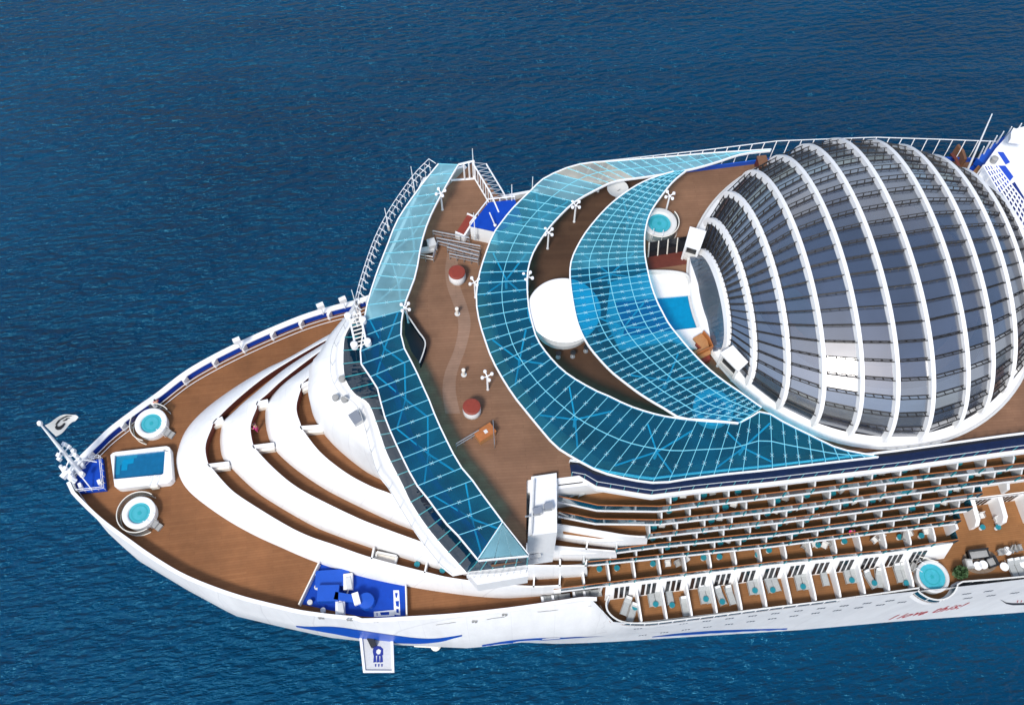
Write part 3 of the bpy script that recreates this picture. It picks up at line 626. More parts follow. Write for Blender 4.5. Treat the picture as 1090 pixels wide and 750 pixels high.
for t in (.33, .66): m.bar([tri[0] * (1 - t) + tri[2] * t, tri[1]], .06, .12)
obj('edge_beam', m, 'white_rail', can1)
C2 = [((821, 159), (820, 160.5)), ((786.7, 161), (790, 164)), ((750, 163.5), (762.7, 172.7)), ((709, 167), (733, 180.7)), ((660, 171), (690, 188)), ((616, 175), (656, 192.7)), ((581, 188.7), (637, 200.7)), ((565, 203), (613, 214)), ((546.7, 220.7), (597, 228.5)), ((535, 235), (584, 243)), ((525.3, 248.7), (575, 256)),
      ((518, 267), (568, 268)), ((512.7, 283), (563, 282)), ((508.5, 300), (561, 297)), ((507, 320), (561.5, 313)), ((509.8, 340), (563, 329)), ((516, 361), (567, 346)), ((525.3, 385.3), (573, 363)), ((544, 417), (589, 384)), ((562.7, 441), (607, 400)), ((584, 466.7), (634, 415.5)),
      ((593, 476), (645, 420)), ((613.3, 488.5), (668, 431)), ((637.3, 501), (690, 438.5)), ((666.7, 509), (711, 443.5)), ((700, 513.5), (735, 446.5)), ((735, 509), (757, 448.5)), ((775, 504), (789, 449)), ((810.7, 500.5), (811, 437.5)), ((840, 497), (836, 450)), ((870, 493.5), (866, 464.5)), ((900, 490), (893, 477)), ((935, 486), (930, 484.5))]
can2, c2O, c2I = canopy('broad horseshoe glass canopy, the outermost of the two around the pool deck', C2, 21.7, 70, 1, 10, pale=[((640, 172.5), 'glass_pale'), ((585, 186), 'glass_cream'), ((560, 207), 'glass_pale'), ((514, 280), 'glass_mid')])
C3 = [((717, 182.5), (730.7, 181.5)), ((693, 190), (717, 192.7)), ((672, 200.7), (704, 208.7)), ((648, 219), (692, 227)), ((626.7, 243), (686.7, 246)), ((614.7, 262), (686, 262)), ((608, 278), (686.5, 272)), ((606.7, 294), (689, 286)), ((609, 315), (693, 303)), ((613, 336.7), (699, 320)), ((618, 352), (704.5, 331)), ((628, 370), (712, 344.7)), ((648, 392.7), (724, 360)), ((664, 406), (736, 374)), ((680, 418), (748, 386.5)), ((695, 427.5), (761, 398)), ((709, 435.5), (775, 408.5)), ((725, 444.5), (789, 418)), ((755, 447), (800, 426)), ((786, 450), (810.7, 433.5))]
can3, c3O, c3I = canopy('crescent glass canopy hugging the pool and the white round bar roof', C3, 21.85, 48, 3, 6, pale=[((607, 290), 'glass_mid')])

# ------------------------------------------------------------------ dome
NC, Z0 = 1.2, 19.8
RB = [(21.9, 4.6, 1.7, .30), (23.21, 7.6, 2.95, .25), (25.18, 9.99, 4.5, .19), (27.58, 11.81, 5.9, .11), (30.24, 12.98, 6.8, .08), (32.84, 13.85, 7.25, .06), (35.65, 14.14, 7.45, .03), (38.87, 13.4, 7.75, -.04), (41.2, 12.55, 7.6, -.05), (43.73, 10.95, 7.5, -.10), (45.9, 9.2, 7.0, -.16), (47.8, 6.9, 6.2, -.24)]
NS = 24
def arch(p, off=0., n=NS):
    s0, w, h, t = p; T = np.linspace(0, math.pi, n + 1); w += off; h += off
    # even spacing along the arc
    Tf = np.linspace(0, math.pi, 721); y, z = w * np.cos(Tf), h * np.sin(Tf); L = np.r_[0, np.cumsum(np.hypot(np.diff(y), np.diff(z)))]
    T = np.interp(np.linspace(0, L[-1], n + 1), L, Tf)
    z = h * np.sin(T); return np.stack([s0 + t * z, NC - w * np.cos(T), Z0 + z], 1)
dome = thing('glass_dome', 'large glass dome with white curved ribs on the upper deck', 'dome', (35.2, NC, D))
for i, p in enumerate(RB):
    A0 = arch(p, 0, 60); A1 = arch(p, .58, 60); hw = .165; m = MB(); sx = np.array([hw, 0, 0])
    m.grid([A0 - sx, A1 - sx, A1 + sx, A0 + sx, A0 - sx]); obj('rib', m, 'white', dome, sm=True)
for i in range(len(RB) - 1):
    A, B = arch(RB[i], .10), arch(RB[i + 1], .10); m = MB()
    for j in range(NS):      # every pane flat and a hair out of line with its neighbours
        q4 = np.array([A[j] + [0, 0, .04], A[j + 1], B[j + 1], B[j] + [0, 0, .04]]); ax = q4 - q4.mean(0); q4 = q4 + np.array([0, 0, 1]) * (ax[:, :1] * RNG.normal(0, .011) + ax[:, 1:2] * RNG.normal(0, .013)); m.add(q4, [(0, 1, 2, 3)])
    o = obj('glass_pane', m, 'glass_dome', dome, recalc=False)
    for p_ in o.data.polygons: p_.use_smooth = True
    Ai, Bi = arch(RB[i], .46), arch(RB[i + 1], .46); m = MB(); nst = 4
    for j in range(1, NS):
        m.tube([A[j] + [0, 0, .04], B[j] + [0, 0, .04]], .06, 4); m.tube([Ai[j], Bi[j]], .045, 4)
        for u in np.linspace(0, 1, nst + 1)[:-1] + .5 / nst: m.tube([A[j] * (1 - u) + B[j] * u, Ai[j] * (1 - u) + Bi[j] * u], .045, 4)
    m.tube(A, .06, 4); m.tube(B, .06, 4); m.tube(Ai, .05, 4); m.tube(Bi, .05, 4)
    obj('glazing_bar', m, 'darkframe', dome)
# front closing panes and aft closing wall
p = RB[0]; A = arch(p, .1); m = MB()
for j in range(NS): m.add([A[j], A[j + 1], (21.1, A[j + 1][1], Z0 - .1), (21.1, A[j][1], Z0 - .1)], [(0, 1, 2, 3)])
obj('glass_pane', m, 'glass_dome', dome, recalc=False)
A = arch(RB[-1], .1); m = MB(); m.poly(list(A)); obj('back_wall', m, 'white', dome)
# base ring
ring = []; ring2 = []
for t in np.linspace(0, 2 * math.pi, 97)[:-1]:
    ring.append((35.2 + 14.25 * math.cos(t), NC + 14.3 * math.sin(t)))
ring = np.array(ring)
m = MB(); m.lathe([(14.8, 0), (14.8, .5), (14.65, .7), (14.1, .85), (13.9, .3), (13.9, 0)], (35.2, NC, D), 96); obj('base_ring', m, 'white', dome, sm=True)
m = MB(); m.lathe([(15.0, .25), (15.0, .32), (14.82, .32), (14.82, .25)], (35.2, NC, D), 96); obj('gutter', m, 'palegrey', dome)
m = MB(); m.disc((35.2, NC, D + .03), 13.7, 64); obj('inner_floor', m, 'deck_dark', dome)
m = MB(); m.lathe([(0, 0), (4.2, 0), (4.2, -.1)], (26.5, NC - 2, D + .12), 40); obj('inner_pool', m, 'teal', dome)
# arched gallery walls glimpsed inside
for r_, h_, mt in ((12.2, 2.6, 'offwhite'), (9.5, 1.2, 'tan_wood')):
    m = MB(); m.lathe([(r_, 0), (r_, h_), (r_ - 1.4, h_), (r_ - 1.4, 0)], (35.6, NC, D + .05), 64); obj('gallery', m, mt, dome)
#PART2_BEGIN
# ------------------------------------------------------------------ fittings on the bow
def v3(*a): return np.array(a, float)
Q = U(88, 504, .6)
plat = thing('bow_platform', 'bright blue platform with white rails at the very tip of the bow', 'platform', U(97, 505, 0))
bp_ = P([(84, 493), (109, 487.5), (112.5, 521), (84.5, 524), (80, 514)], .5)
m = MB(); m.prism(bp_, -.48); obj('deck_plate', m, 'blue', plat)
m = MB()
for zz in (1.0, 1.45): m.tube(bp_[[0, 1, 2, 3, 4]] + [0, 0, zz - .5], .04, 5)
obj('rail', m, 'white_rail', plat)
for p in list(resample(bp_[[0, 1]], 4)) + list(resample(bp_[[1, 2]], 6))[1:] + list(resample(bp_[[2, 3]], 5))[1:]:
    m = MB(); m.tube([p, p + [0, 0, .95]], .035, 4); obj('rail_post', m, 'white_rail', plat)
for a, b in (((88, 494), (90, 498)), ((85, 515), (88, 520)), ((105, 512), (109, 516))):
    m = MB(); m.box((U(*a, .6) + U(*b, .6)) / 2 + [0, 0, .2], (.3, .5, .5), .4); obj('cleat', m, 'white_rail', plat)
mast = thing('bow_mast', 'white raked jack mast with lamps and crossbars at the bow tip', 'mast', U(86, 503, 1))
b0, t0 = U(88, 506, .6), U(42.5, 450.5, 10.5)
def mp(t): return b0 * (1 - t) + t0 * t
m = MB(); m.tube([mp(0), mp(.45), mp(1)], [.26, .2, .08], 8); obj('pole', m, 'white_rail', mast)
m = MB(); m.lathe([(0, .3), (.2, .22), (.26, 0), (.2, -.2), (0, -.28)], mp(1), 10); obj('finial', m, 'white_rail', mast, sm=True)
for t, L, a in ((.2, 1.1, 1.0), (.33, 1.3, 1.15), (.46, 1.0, .9), (.52, .8, 1.1)):
    m = MB(); p = mp(t); v = v3(math.cos(a), math.sin(a), .15) * L * .7; m.tube([p - v, p + v], .07, 5)
    for e in (-1, 1): m.box(p + v * e, (.34, .34, .4), a)
    obj('crossbar', m, 'white_rail', mast)
for t, o_ in ((.28, (.7, .2)), (.38, (.55, .5)), (.40, (.9, -.1)), (.1, (-.6, -.5)), (.12, (.5, -.5))):
    m = MB(); p = mp(t) + [o_[0], o_[1], 0]; m.lathe([(0, .4), (.2, .35), (.22, -.2), (0, -.25)], p, 8); m.tube([p, mp(t)], .04, 4); obj('signal_lamp', m, 'white_rail', mast)
m = MB(); m.tube([U(80, 487, 3), U(103, 491.5, 1.6)], .06, 5); m.tube([U(86, 506, 2), U(98, 521, .6)], .06, 5); obj('stay', m, 'white_rail', mast)
m = MB(); m.tube([U(80, 512, .9), U(73, 507, 1.6), U(64, 495.5, 3)], [.3, .26, .18], 7); m.box(U(70, 504, 2.1), (1.0, .5, .5), .9); obj('bow_bracket', m, 'white_rail', mast)
# flag
fl = thing('house_flag', 'white flag with a black wave shaped emblem streaming from the bow mast', 'flag', U(60, 452, 9.5))
Tp = catmull([U(47.5, 452.5, 10.2), U(60, 444.7, 10.4), (U(79.3, 440.0, 10.6)), U(83.5, 443.3, 10.3)], 8)
Bt = catmull([U(59.5, 464.3, 7.9), U(66, 459.5, 8.1), U(74, 452.5, 8.8), U(83.5, 443.4, 10.25)], 8)
Tp = resample(Tp, 24); Bt = resample(Bt, 24)
def fpt(u, v, off=0.):
    i = u * 23; i0 = min(int(i), 22); f_ = i - i0; a = Tp[i0] * (1 - f_) + Tp[i0 + 1] * f_; b = Bt[i0] * (1 - f_) + Bt[i0 + 1] * f_
    p = a * (1 - v) + b * v; p = p + v3(0, -.12 * math.sin(u * 9), 0) + v3(.0, -off, off); return p
m = MB(); m.grid([[fpt(u, v) for u in np.linspace(0, 1, 30)] for v in np.linspace(0, 1, 8)]); obj('cloth', m, 'offwhite', fl, sm=True)
m = MB(); cre = [(.18, .42, .30, .30), (.16, .55, .26, .40), (.18, .68, .24, .48), (.24, .78, .26, .56), (.33, .80, .34, .62), (.42, .74, .42, .62)]
m.strip([fpt(a, b, .05) for a, b, c, e in cre], [fpt(c, e, .05) for a, b, c, e in cre])
m.strip([fpt(.22, .30, .05), fpt(.35, .20, .05), fpt(.5, .2, .05), fpt(.62, .12, .05), fpt(.78, .14, .05)], [fpt(.30, .36, .05), fpt(.40, .30, .05), fpt(.52, .32, .05), fpt(.64, .24, .05), fpt(.78, .2, .05)])
m.strip([fpt(.42, .40, .05), fpt(.5, .46, .05), fpt(.56, .38, .05), fpt(.66, .4, .05)], [fpt(.44, .52, .05), fpt(.52, .58, .05), fpt(.58, .5, .05), fpt(.68, .46, .05)])
obj('emblem', m, 'ink', fl)
# hot tubs
def hot_tub(label, c, r=1.62, h=.95, water='tub_water', fence=True, ang=0., cov='white', arc=(.6, 4.4), fr=2.05, wf=.66):
    t = thing('hot_tub', label, 'hot tub', c, 'round hot tubs set out on the decks')
    m = MB(); m.lathe([(r * .97, 0), (r, h * .8), (r, h), (r * .94, h + .05), (r * (wf + .06), h + .03), (r * wf, h - .06), (r * (wf - .02), h - .3)], c, 40); obj('basin', m, cov, t, sm=True)
    m = MB(); m.disc(c + [0, 0, h - .18], r * wf, 40); obj('water', m, water, t)
    m = MB(); m.lathe([(r * .5, h - .17), (r * .44, h - .168)], c, 32); m.lathe([(r * .12, h - .166), (.01, h - .165)], c, 12); obj('jet_ring', m, 'turq', t)
    if fence:
        a = np.linspace(arc[0], arc[1], 26); A = np.stack([c[0] + fr * np.cos(a), c[1] + fr * np.sin(a), np.full(26, c[2])], 1)
        m = MB(); m.wall(A, c[2] + .05, c[2] + h + .2, .03, 1); obj('windbreak', m, 'glass_clear', t)
        m = MB(); m.tube(A + [0, 0, h + .25], .05, 5); m.tube(A + [0, 0, .06], .05, 5); obj('rim', m, 'cream', t)
    sx = c + v3(math.cos(ang), math.sin(ang), 0) * (r + .15); m = MB(); m.box(sx + [0, 0, h * .3], (.75, .7, h * .6), ang); m.box(sx + v3(math.cos(ang), math.sin(ang), 0) * .5 + [0, 0, .14], (.5, .7, .28), ang); obj('step', m, 'grey', t)
    m = MB()
    for e in (-.42, .42):
        q = sx + v3(-math.sin(ang), math.cos(ang), 0) * e; m.tube([q, q + [0, 0, h + .55], q - v3(math.cos(ang), math.sin(ang), 0) * .6 + [0, 0, h + .5]], .03, 5)
    obj('handrail', m, 'white_rail', t); return t
hot_tub('hot tub with pale teal water on the bow deck beside the blue lined bulwark', U(160.3, 449.5, 1.) * [1, 1, 0], ang=-.6)
hot_tub('hot tub with pale teal water on the bow deck, farther from the blue lined bulwark', U(147.5, 545.0, 1.) * [1, 1, 0], ang=-.7, arc=(.9, 5.2))
hot_tub('hot tub with a stone clad wall beside the dome, half under the crescent canopy edge', U(702, 237, D + 1.2) * [1, 1, 0] + [0, 0, D], 1.55, 1.25, 'tub_bright', True, -1.9, 'offwhite', (-2.2, .5), 1.7)
hot_tub('hot tub seen through the glass of the horseshoe canopy near the dome', U(759, 433, D + .9) * [1, 1, 0] + [0, 0, D], 1.6, .9, 'tub_bright', False)
hot_tub('hot tub in the rounded balcony bulging from the hull side', np.r_[tubc, 0.01], 1.55, .9, 'tub_bright', False, 2.4, 'palegrey', wf=.8)
# plunge pool on the bow deck
pp = thing('plunge_pool', 'white rimmed rectangular plunge pool with deep blue water on the bow deck', 'pool', U(149, 497, 0))
oc = P([(117.5, 484), (121, 481), (177, 474.5), (181, 476), (183.5, 509), (180, 513.5), (126, 520), (122, 518)], .95); ic = P([(121.9, 484.4), (175.7, 478.6), (173.9, 504.6), (120.9, 509.8)], .95)
cn = oc.mean(0); m = MB()
oc2 = resample(np.vstack([oc, oc[:1]]), 61); ic2 = resample(np.vstack([ic, ic[:1]]), 61)
k0 = np.argmin(np.linalg.norm(oc2 - ic2[0], axis=1)); oc2 = np.roll(oc2[:-1], -k0, 0); oc2 = np.vstack([oc2, oc2[:1]])
m.strip(oc2, ic2); m.strip(oc2, oc2 * [1, 1, 0] + [0, 0, .01]); m.strip(ic2, ic2 - [0, 0, .9]); obj('surround', m, 'white', pp)
m = MB(); m.poly(ic - [0, 0, .28]); obj('water', m, 'pool_deep', pp)
k1 = lambda L, z: P(Z(L, 40, 430, .13333), z)
m = MB(); m.poly(k1([(620, 420), (800, 402), (790, 428), (770, 432), (690, 450), (690, 480), (660, 486), (655, 560), (605, 565)], .685)); obj('pool_step', m, 'pool_step', pp)
m = MB(); m.poly(k1([(690, 440), (770, 432), (765, 470), (720, 478), (715, 525), (668, 530), (675, 462)], .69)); obj('pool_step', m, 'pool_blue', pp)
q = U(163.5, 512.5, .9); m = MB(); m.box(q + [0, 0, -.4], (.7, 1.1, .6), .05); obj('step', m, 'cream', pp)
m = MB()
for e in (-.35, .35): m.tube([q + [e, -.4, 0], q + [e, -.2, .7], q + [e, .4, .7], q + [e, .5, 0]], .035, 5)
obj('handrail', m, 'white_rail', pp)
# blue working deck with its crane
k7c = lambda L, z: P(Z(L, 300, 580, 1 / 5.357), z)
m = MB(); m.poly(k7c([(208, 100), (340, 142), (585, 205), (702, 228), (706, 412), (560, 412), (430, 402), (100, 333)], .008)); wd = obj('working_deck', m, 'blue', ship)
for L in ([(206, 98), (92, 335)], [(702, 230), (708, 415)]):
    A = resample(k7c(L, .9), 6); m = MB(); m.wall(A, .02, .9, .12, 1); obj('low_wall', m, 'cream', wd)
crn = thing('deck_crane', 'blue folded deck crane with white blocks lying on the blue working deck', 'crane', k7c([(290, 290)], 0)[0])
a, b, c3 = k7c([(225, 258), (300, 285), (480, 315)], 1.1); m = MB(); m.box((a + b) / 2 - [0, 0, .5], (2.0, 1.5, 1.0), -.1); obj('winch_house', m, 'blue_paint', crn)
m = MB(); m.bar([b, c3], .7, .6); m.lathe([(0, .1), (.75, .05), (.8, -.8), (0, -.8)], c3, 14); obj('boom', m, 'blue_paint', crn)
m = MB(); p = k7c([(425, 305)], 1.3)[0]; m.box(p, (.6, 1.1, .5), .2); obj('hook_block', m, 'white', crn)
m = MB(); m.box(k7c([(290, 190)], .3)[0], (3.2, 1.6, .5), -.05); obj('hatch_cover', m, 'blue_paint', crn)
m = MB(); q1, q2 = k7c([(380, 255), (335, 360)], .35); m.tube([q1, q2], .07, 5); obj('cable', m, 'palegrey', crn)
for (x, y), l in (((381, 215), 'white roller box on the blue working deck, nearer the terraces'), ((336, 360), 'white roller box on the blue working deck, nearer the hull side')):
    t = thing('roller_box', l, 'box', k7c([(x, y)], 0)[0]); m = MB(); m.prism([k7c([(x, y)], 0)[0] + v for v in (v3(-.42, -.75, 0), v3(.42, -.75, 0), v3(.5, .75, 0), v3(-.36, .75, 0))], .7); obj('housing', m, 'white', t)
    m = MB(); m.box(k7c([(x, y)], .8)[0], (.5, 1.1, .12), .1); obj('lid', m, 'palegrey', t)
m = MB()
for L in ([(636, 256), (668, 256), (676, 398), (640, 394)], [(524, 378), (640, 368), (642, 402), (526, 408)]): m.add(k7c(L, .014), [(0, 1, 2, 3)])
mk = obj('deck_marking', m, 'white_rail', wd)
m = MB()
for L in ([(645, 270), (662, 272), (656, 300), (648, 296)], [(648, 318), (668, 316), (668, 350), (652, 346)], [(652, 362), (666, 362), (668, 384), (654, 384)], [(540, 384), (545, 384), (546, 402), (541, 402)], [(560, 382), (612, 378), (612, 396), (565, 398)]): m.add(k7c(L, .019), [(0, 1, 2, 3)])
obj('marking_gap', m, 'blue', mk)
for x, y in ((208, 168), (205, 245), (165, 330), (240, 375)):
    p = k7c([(x, y)], 0)[0]; t = thing('bollard', 'small white mooring bollard on the edge of the blue working deck', 'bollard', p, 'bollards on the blue working deck'); m = MB(); m.lathe([(.2, 0), (.16, .4), (.26, .5), (0, .55)], p, 10); obj('post', m, 'palegrey', t, sm=True)
# folded out boarding platform on the hull
zp = -6.5; fp = thing('shell_platform', 'white platform with blue emblem folded out from the hull side', 'platform', U(402, 690, zp))
A = P([(383.5, 672), (388, 714.5), (418.6, 714.5), (417, 672)], zp); m = MB(); m.prism(A, -.35); obj('plate', m, 'palegrey', fp)
m = MB(); cl = np.vstack([A[0:1], A[1:2], A[2:3], A[3:4]]); m.bar(cl + [0, 0, .22], .28, .35); obj('rim', m, 'white', fp)
kp = lambda L: P(Z(L, 300, 580, 1 / 5.357), zp + .02)
m = MB(); m.poly(kp([(518, 605), (522, 580), (540, 572), (562, 575), (578, 590), (578, 625), (566, 632), (545, 628), (524, 632)]))
for x in (524, 543, 562): m.poly(kp([(x, 630), (x + 12, 630), (x + 15, 665), (x - 3, 668)]))
for x in (530, 548, 566): m.poly(kp([(x, 676), (x + 10, 676), (x + 7, 692), (x + 2, 692)]))
obj('emblem', m, 'navy', fp)
m = MB(); m.poly(P(Z([(540, 598), (552, 590), (566, 598), (560, 618), (548, 622), (538, 612)], 300, 580, 1 / 5.357), zp + .03)); obj('emblem', m, 'offwhite', fp)
m = MB(); m.box(U(396, 683, zp + .3), (.6, 1.0, .6), .4); obj('hinge_motor', m, 'dark', fp)
t = thing('fender_float', 'small cream float moored at the waterline below the working deck', 'float', U(464, 687.5, SEA + .2)); m = MB(); m.lathe([(0, 0), (.5, .1), (.6, .4), (.4, .7), (0, .8)], U(464, 687.5, SEA), 12); obj('float_body', m, 'cream', t, sm=True)
m = MB(); m.tube([U(441, 686, SEA + .4), U(463, 687, SEA + .4)], .22, 6); obj('boom', m, 'cream', t)
# lights along the bow bulwark
for (x, y), l in (((252, 362.5), 'midway along the bow'), ((341, 325.5), 'second from the bridge'), ((364.7, 319), 'closest to the bridge')):
    p = U(x, y, 3.0); t = thing('floodlight', 'white floodlight on a short post above the blue bulwark, ' + l, 'floodlight', p * [1, 1, 0] + [0, 0, 1.33]); m = MB(); m.tube([p * [1, 1, 0] + [0, -.1, 1.33], p], .07, 5); obj('post', m, 'white_rail', t)
    m = MB(); m.box(p, (.75, .45, .6), .35); obj('lamp_head', m, 'white', t)
# ------------------------------------------------------------------ rails and masts of the top deck
def railing(label, path, z, h=1.1, n=30, lean=(0, 0), mats=('white_rail', 'white_rail'), rails=(1., .5), name='deck_railing', pane=None, r=.04):
    path = np.asarray(path, float); pts = resample(path, n); t = thing(name, label, 'railing', pts[n // 2] * [1, 1, 0] + [0, 0, z]); pz = pts * [1, 1, 0] + [0, 0, z]; L = np.array([lean[0], lean[1], 0.])
    for k in rails: m = MB(); m.tube(pz + [0, 0, h * k] + L * k, r, 5); obj('rail', m, mats[0], t)
    for p in pz: m = MB(); m.tube([p, p + [0, 0, h * .55] + L * .25, p + [0, 0, h] + L], r * .9, 4); obj('rail_post', m, mats[1], t)
    if pane: m = MB(); m.strip(pz + [0, 0, .08], pz + [0, 0, h * .95] + L * .95); obj('pane', m, pane, t)
    return t
nr0 = row_line(0); nr0 = nr0[nr0[:, 0] > 7.5]
m = MB(); m.strip([(a, b + .32, D + .006) for a, b in nr0], [(a, b + 1.25, D + .006) for a, b in nr0]); obj('side_walkway', m, 'walk_navy', ship)
m = MB(); m.wall(np.c_[nr0[:, 0], nr0[:, 1] + 1.25], D + .01, D + .55, .12, 1); obj('walkway_kerb', m, 'dark', ship)
railing('white double rail along the near edge of the top deck above the balconies', [(a, b + 1.45, D) for a, b in nr0 if a < 50], D, 1.25, 46, (0, -.2), rails=(1., .55), r=.05)
railing('thin glazed guard rail at the outer edge of the blue side walkway', [(a, b + .3, D) for a, b in nr0 if a < 50], D, 1.0, 40, (0, .0), mats=('palegrey', 'turq'), rails=(1.,), r=.03)
fe_ = [(x, y, D) for x, y in ((13.4, 15.5), (24, 15.6), (31, 15.8), (40, 15.1), (46, 14.1), (54, 12.7))]
railing('tall blue based rail with outward bent posts along the far edge of the top deck', fe_, D, 1.95, 36, (.5, .75), rails=(1.,), r=.045)
m = MB(); m.wall(resample(fe_, 20), D + .01, D + .5, .12, -1); obj('blue_coaming', m, 'blue_paint', ship)
# lattice walkway outside the front canopy, far wing
wp = P([(464, 174), (447, 192), (424, 225), (408, 255), (397, 285), (389, 312), (385, 330)], ZC1 - .6); wp2 = wp + [-.6, .6, -.8]
t = thing('wing_catwalk', 'white lattice catwalk outside the front canopy on the far wing', 'catwalk', wp2[3] * [1, 1, 0] + [0, 0, D])
m = MB(); m.tube(smooth(wp2, 30), .04, 5); m.tube(smooth(wp2, 30) + [0, 0, .8], .035, 5); obj('rail', m, 'white_rail', t)
a_, b_ = smooth(wp, 26), smooth(wp2, 26)
for i in range(26): m = MB(); m.tube([a_[i], b_[i] + [0, 0, .8], b_[i], b_[i] - [0, 0, 1.2]], .032, 4); obj('frame', m, 'white_rail', t)
wv = P([(503, 173), (522, 205), (531, 226)], ZC1 - .3); t = thing('truss_rail', 'white truss rail down the aft side of the far wing', 'railing', wv[1] * [1, 1, 0] + [0, 0, D])
a_ = resample(wv, 12); o_ = np.array([1.3, .8, -1.4])
for L in (a_, a_ + o_, a_ + [0, 0, -2]): m = MB(); m.tube(L, .07, 5); obj('rail', m, 'white_rail', t)
for i in range(11): m = MB(); m.tube([a_[i], a_[i] + o_, a_[i + 1]], .045, 4); m.tube([a_[i], a_[i] - [0, 0, 2]], .05, 4); obj('brace', m, 'white_rail', t)
t = thing('goalpost_frame', 'white square frame closing the far end of the front wing', 'frame', U(490, 190, D)); f1, f2 = U(488, 175.3, ZC1), U(504.5, 171.3, ZC1)
m = MB(); m.tube([U(480, 192, D), U(507, 190, D)], .1, 5); m.tube([f1, f2], .1, 5)
for x in (.33, .66, 1.): p = f1 * (1 - x) + f2 * x; m.tube([p, p * [1, 1, 0] + [0, 0, D]], .08, 5)
obj('bars', m, 'white_rail', t)
ANT = [((441, 201), (439, 178)), ((412.8, 238), (409.9, 222)), ((503.5, 171), (502.7, 159)), ((544.8, 214), (544, 197)), ((566.7, 200), (566.7, 189)), ((505.5, 248), (506, 227)), ((377, 318), (376, 309))]
AL = ['longest, beside the catwalk of the far wing', 'beside the catwalk nearer the bow bulwark', 'at the tip of the far wing', 'on the aft corner of the blue roofed house', 'beside the far edge of the horseshoe canopy', 'next to the red topped bench', 'where the bulwark meets the wing']
for (b, tp), l in zip(ANT, AL):
    p = U(*b, ZC1 - .4); zt = p[2]
    for _ in range(40):
        zt += .1
        if np.array([545, 375]) is None: pass
        pr_ = p * [1, 1, 0] + [0, 0, zt]; N_ = pr_[1] - CN; X = pr_[0] * cp_ - N_ * sp_; Y = pr_[0] * sp_ + N_ * cp_; up = Y * s_ + (zt - CZ) * c_; fw = Y * c_ - (zt - CZ) * s_
        if 375 - F * up / fw < tp[1]: break
    t = thing('whip_antenna', 'thin white whip antenna, ' + l, 'antenna', p); m = MB(); m.tube([p - [0, 0, 1], p * [1, 1, 0] + [0, 0, zt]], [.06, .03], 5); obj('whip', m, 'white_rail', t)
    m = MB(); m.lathe([(.12, -1.), (.12, -.4), (.05, -.3)], p, 8); obj('socket', m, 'palegrey', t)
# lattice signal arm at the far end of the bridge front
a, b = U(377, 333, ZC1 + .3), U(384.5, 367, ZC1 + .3); t = thing('signal_lattice', 'white lattice arm with lamps over the far corner of the bridge front', 'lattice', (a + b) / 2)
m = MB(); sd_ = v3(.45, .1, 0)
m.tube([a - sd_, b - sd_], .09, 5); m.tube([a + sd_, b + sd_], .09, 5); obj('beam', m, 'white_rail', t)
for u in np.linspace(.05, 1, 9): p = a * (1 - u) + b * u; m = MB(); m.tube([p - sd_, p + sd_], .06, 4); obj('rung', m, 'cream', t)
for u, e in ((.95, -1), (.98, 1), (.05, -1), (.3, 1)): p = a * (1 - u) + b * u + sd_ * e * 1.2; m = MB(); m.lathe([(0, .4), (.3, .25), (.3, -.3), (0, -.4)], p, 10); obj('lamp', m, 'white', t, sm=True)
m = MB(); m.tube([a, a - [0, 0, 4]], .12, 5); m.tube([b, b - [0, 0, 3]], .1, 5); obj('leg', m, 'white_rail', t)
# deck lamps with four globes
def lamp(c, h):
    t = thing('deck_lamp', 'x', 'lamp', c, 'white four-headed deck lamps'); m = MB(); m.lathe([(.13, 0), (.085, .2), (.075, h)], c, 8); obj('pole', m, 'white_rail', t, sm=True)
    for k in range(4):
        a = k * math.pi / 2 + .3; e = c + v3(.42 * math.cos(a), .42 * math.sin(a), h + .05); m = MB(); m.tube([c + [0, 0, h - .1], e], .05, 5); m.lathe([(0, .14), (.13, .08), (.15, -.06), (0, -.14)], e, 8); obj('lamp_head', m, 'white_rail', t, sm=True)
    return t
LP = [((518.5, 400), 'on the open forward deck'), ((584, 247), 'at the inner edge of the far horseshoe canopy'), ((505, 300), 'at the horseshoe canopy tip near the red topped drum'), ((562, 294), 'inside the horseshoe canopy beside the white bar roof'), ((713, 208), 'beside the hot tub and the crescent canopy'), ((431.5, 327), 'behind the front canopy at its pale to dark change'), ((613, 218), 'under the pale bend of the horseshoe canopy'), ((425, 210), 'at the rear edge of the front canopy on the far wing')]
L0 = None
for (x, y), l in LP:
    if 'rear edge' in l: x, y = 469, 205
    p = U(x, y, D + 2.6); p[2] = D
    if L0 is None: L0 = lamp(p, 2.6); L0['label'] = 'white four-headed deck lamp ' + l
    else: dup(L0, p, random.uniform(0, 1), 'white four-headed deck lamp ' + l)
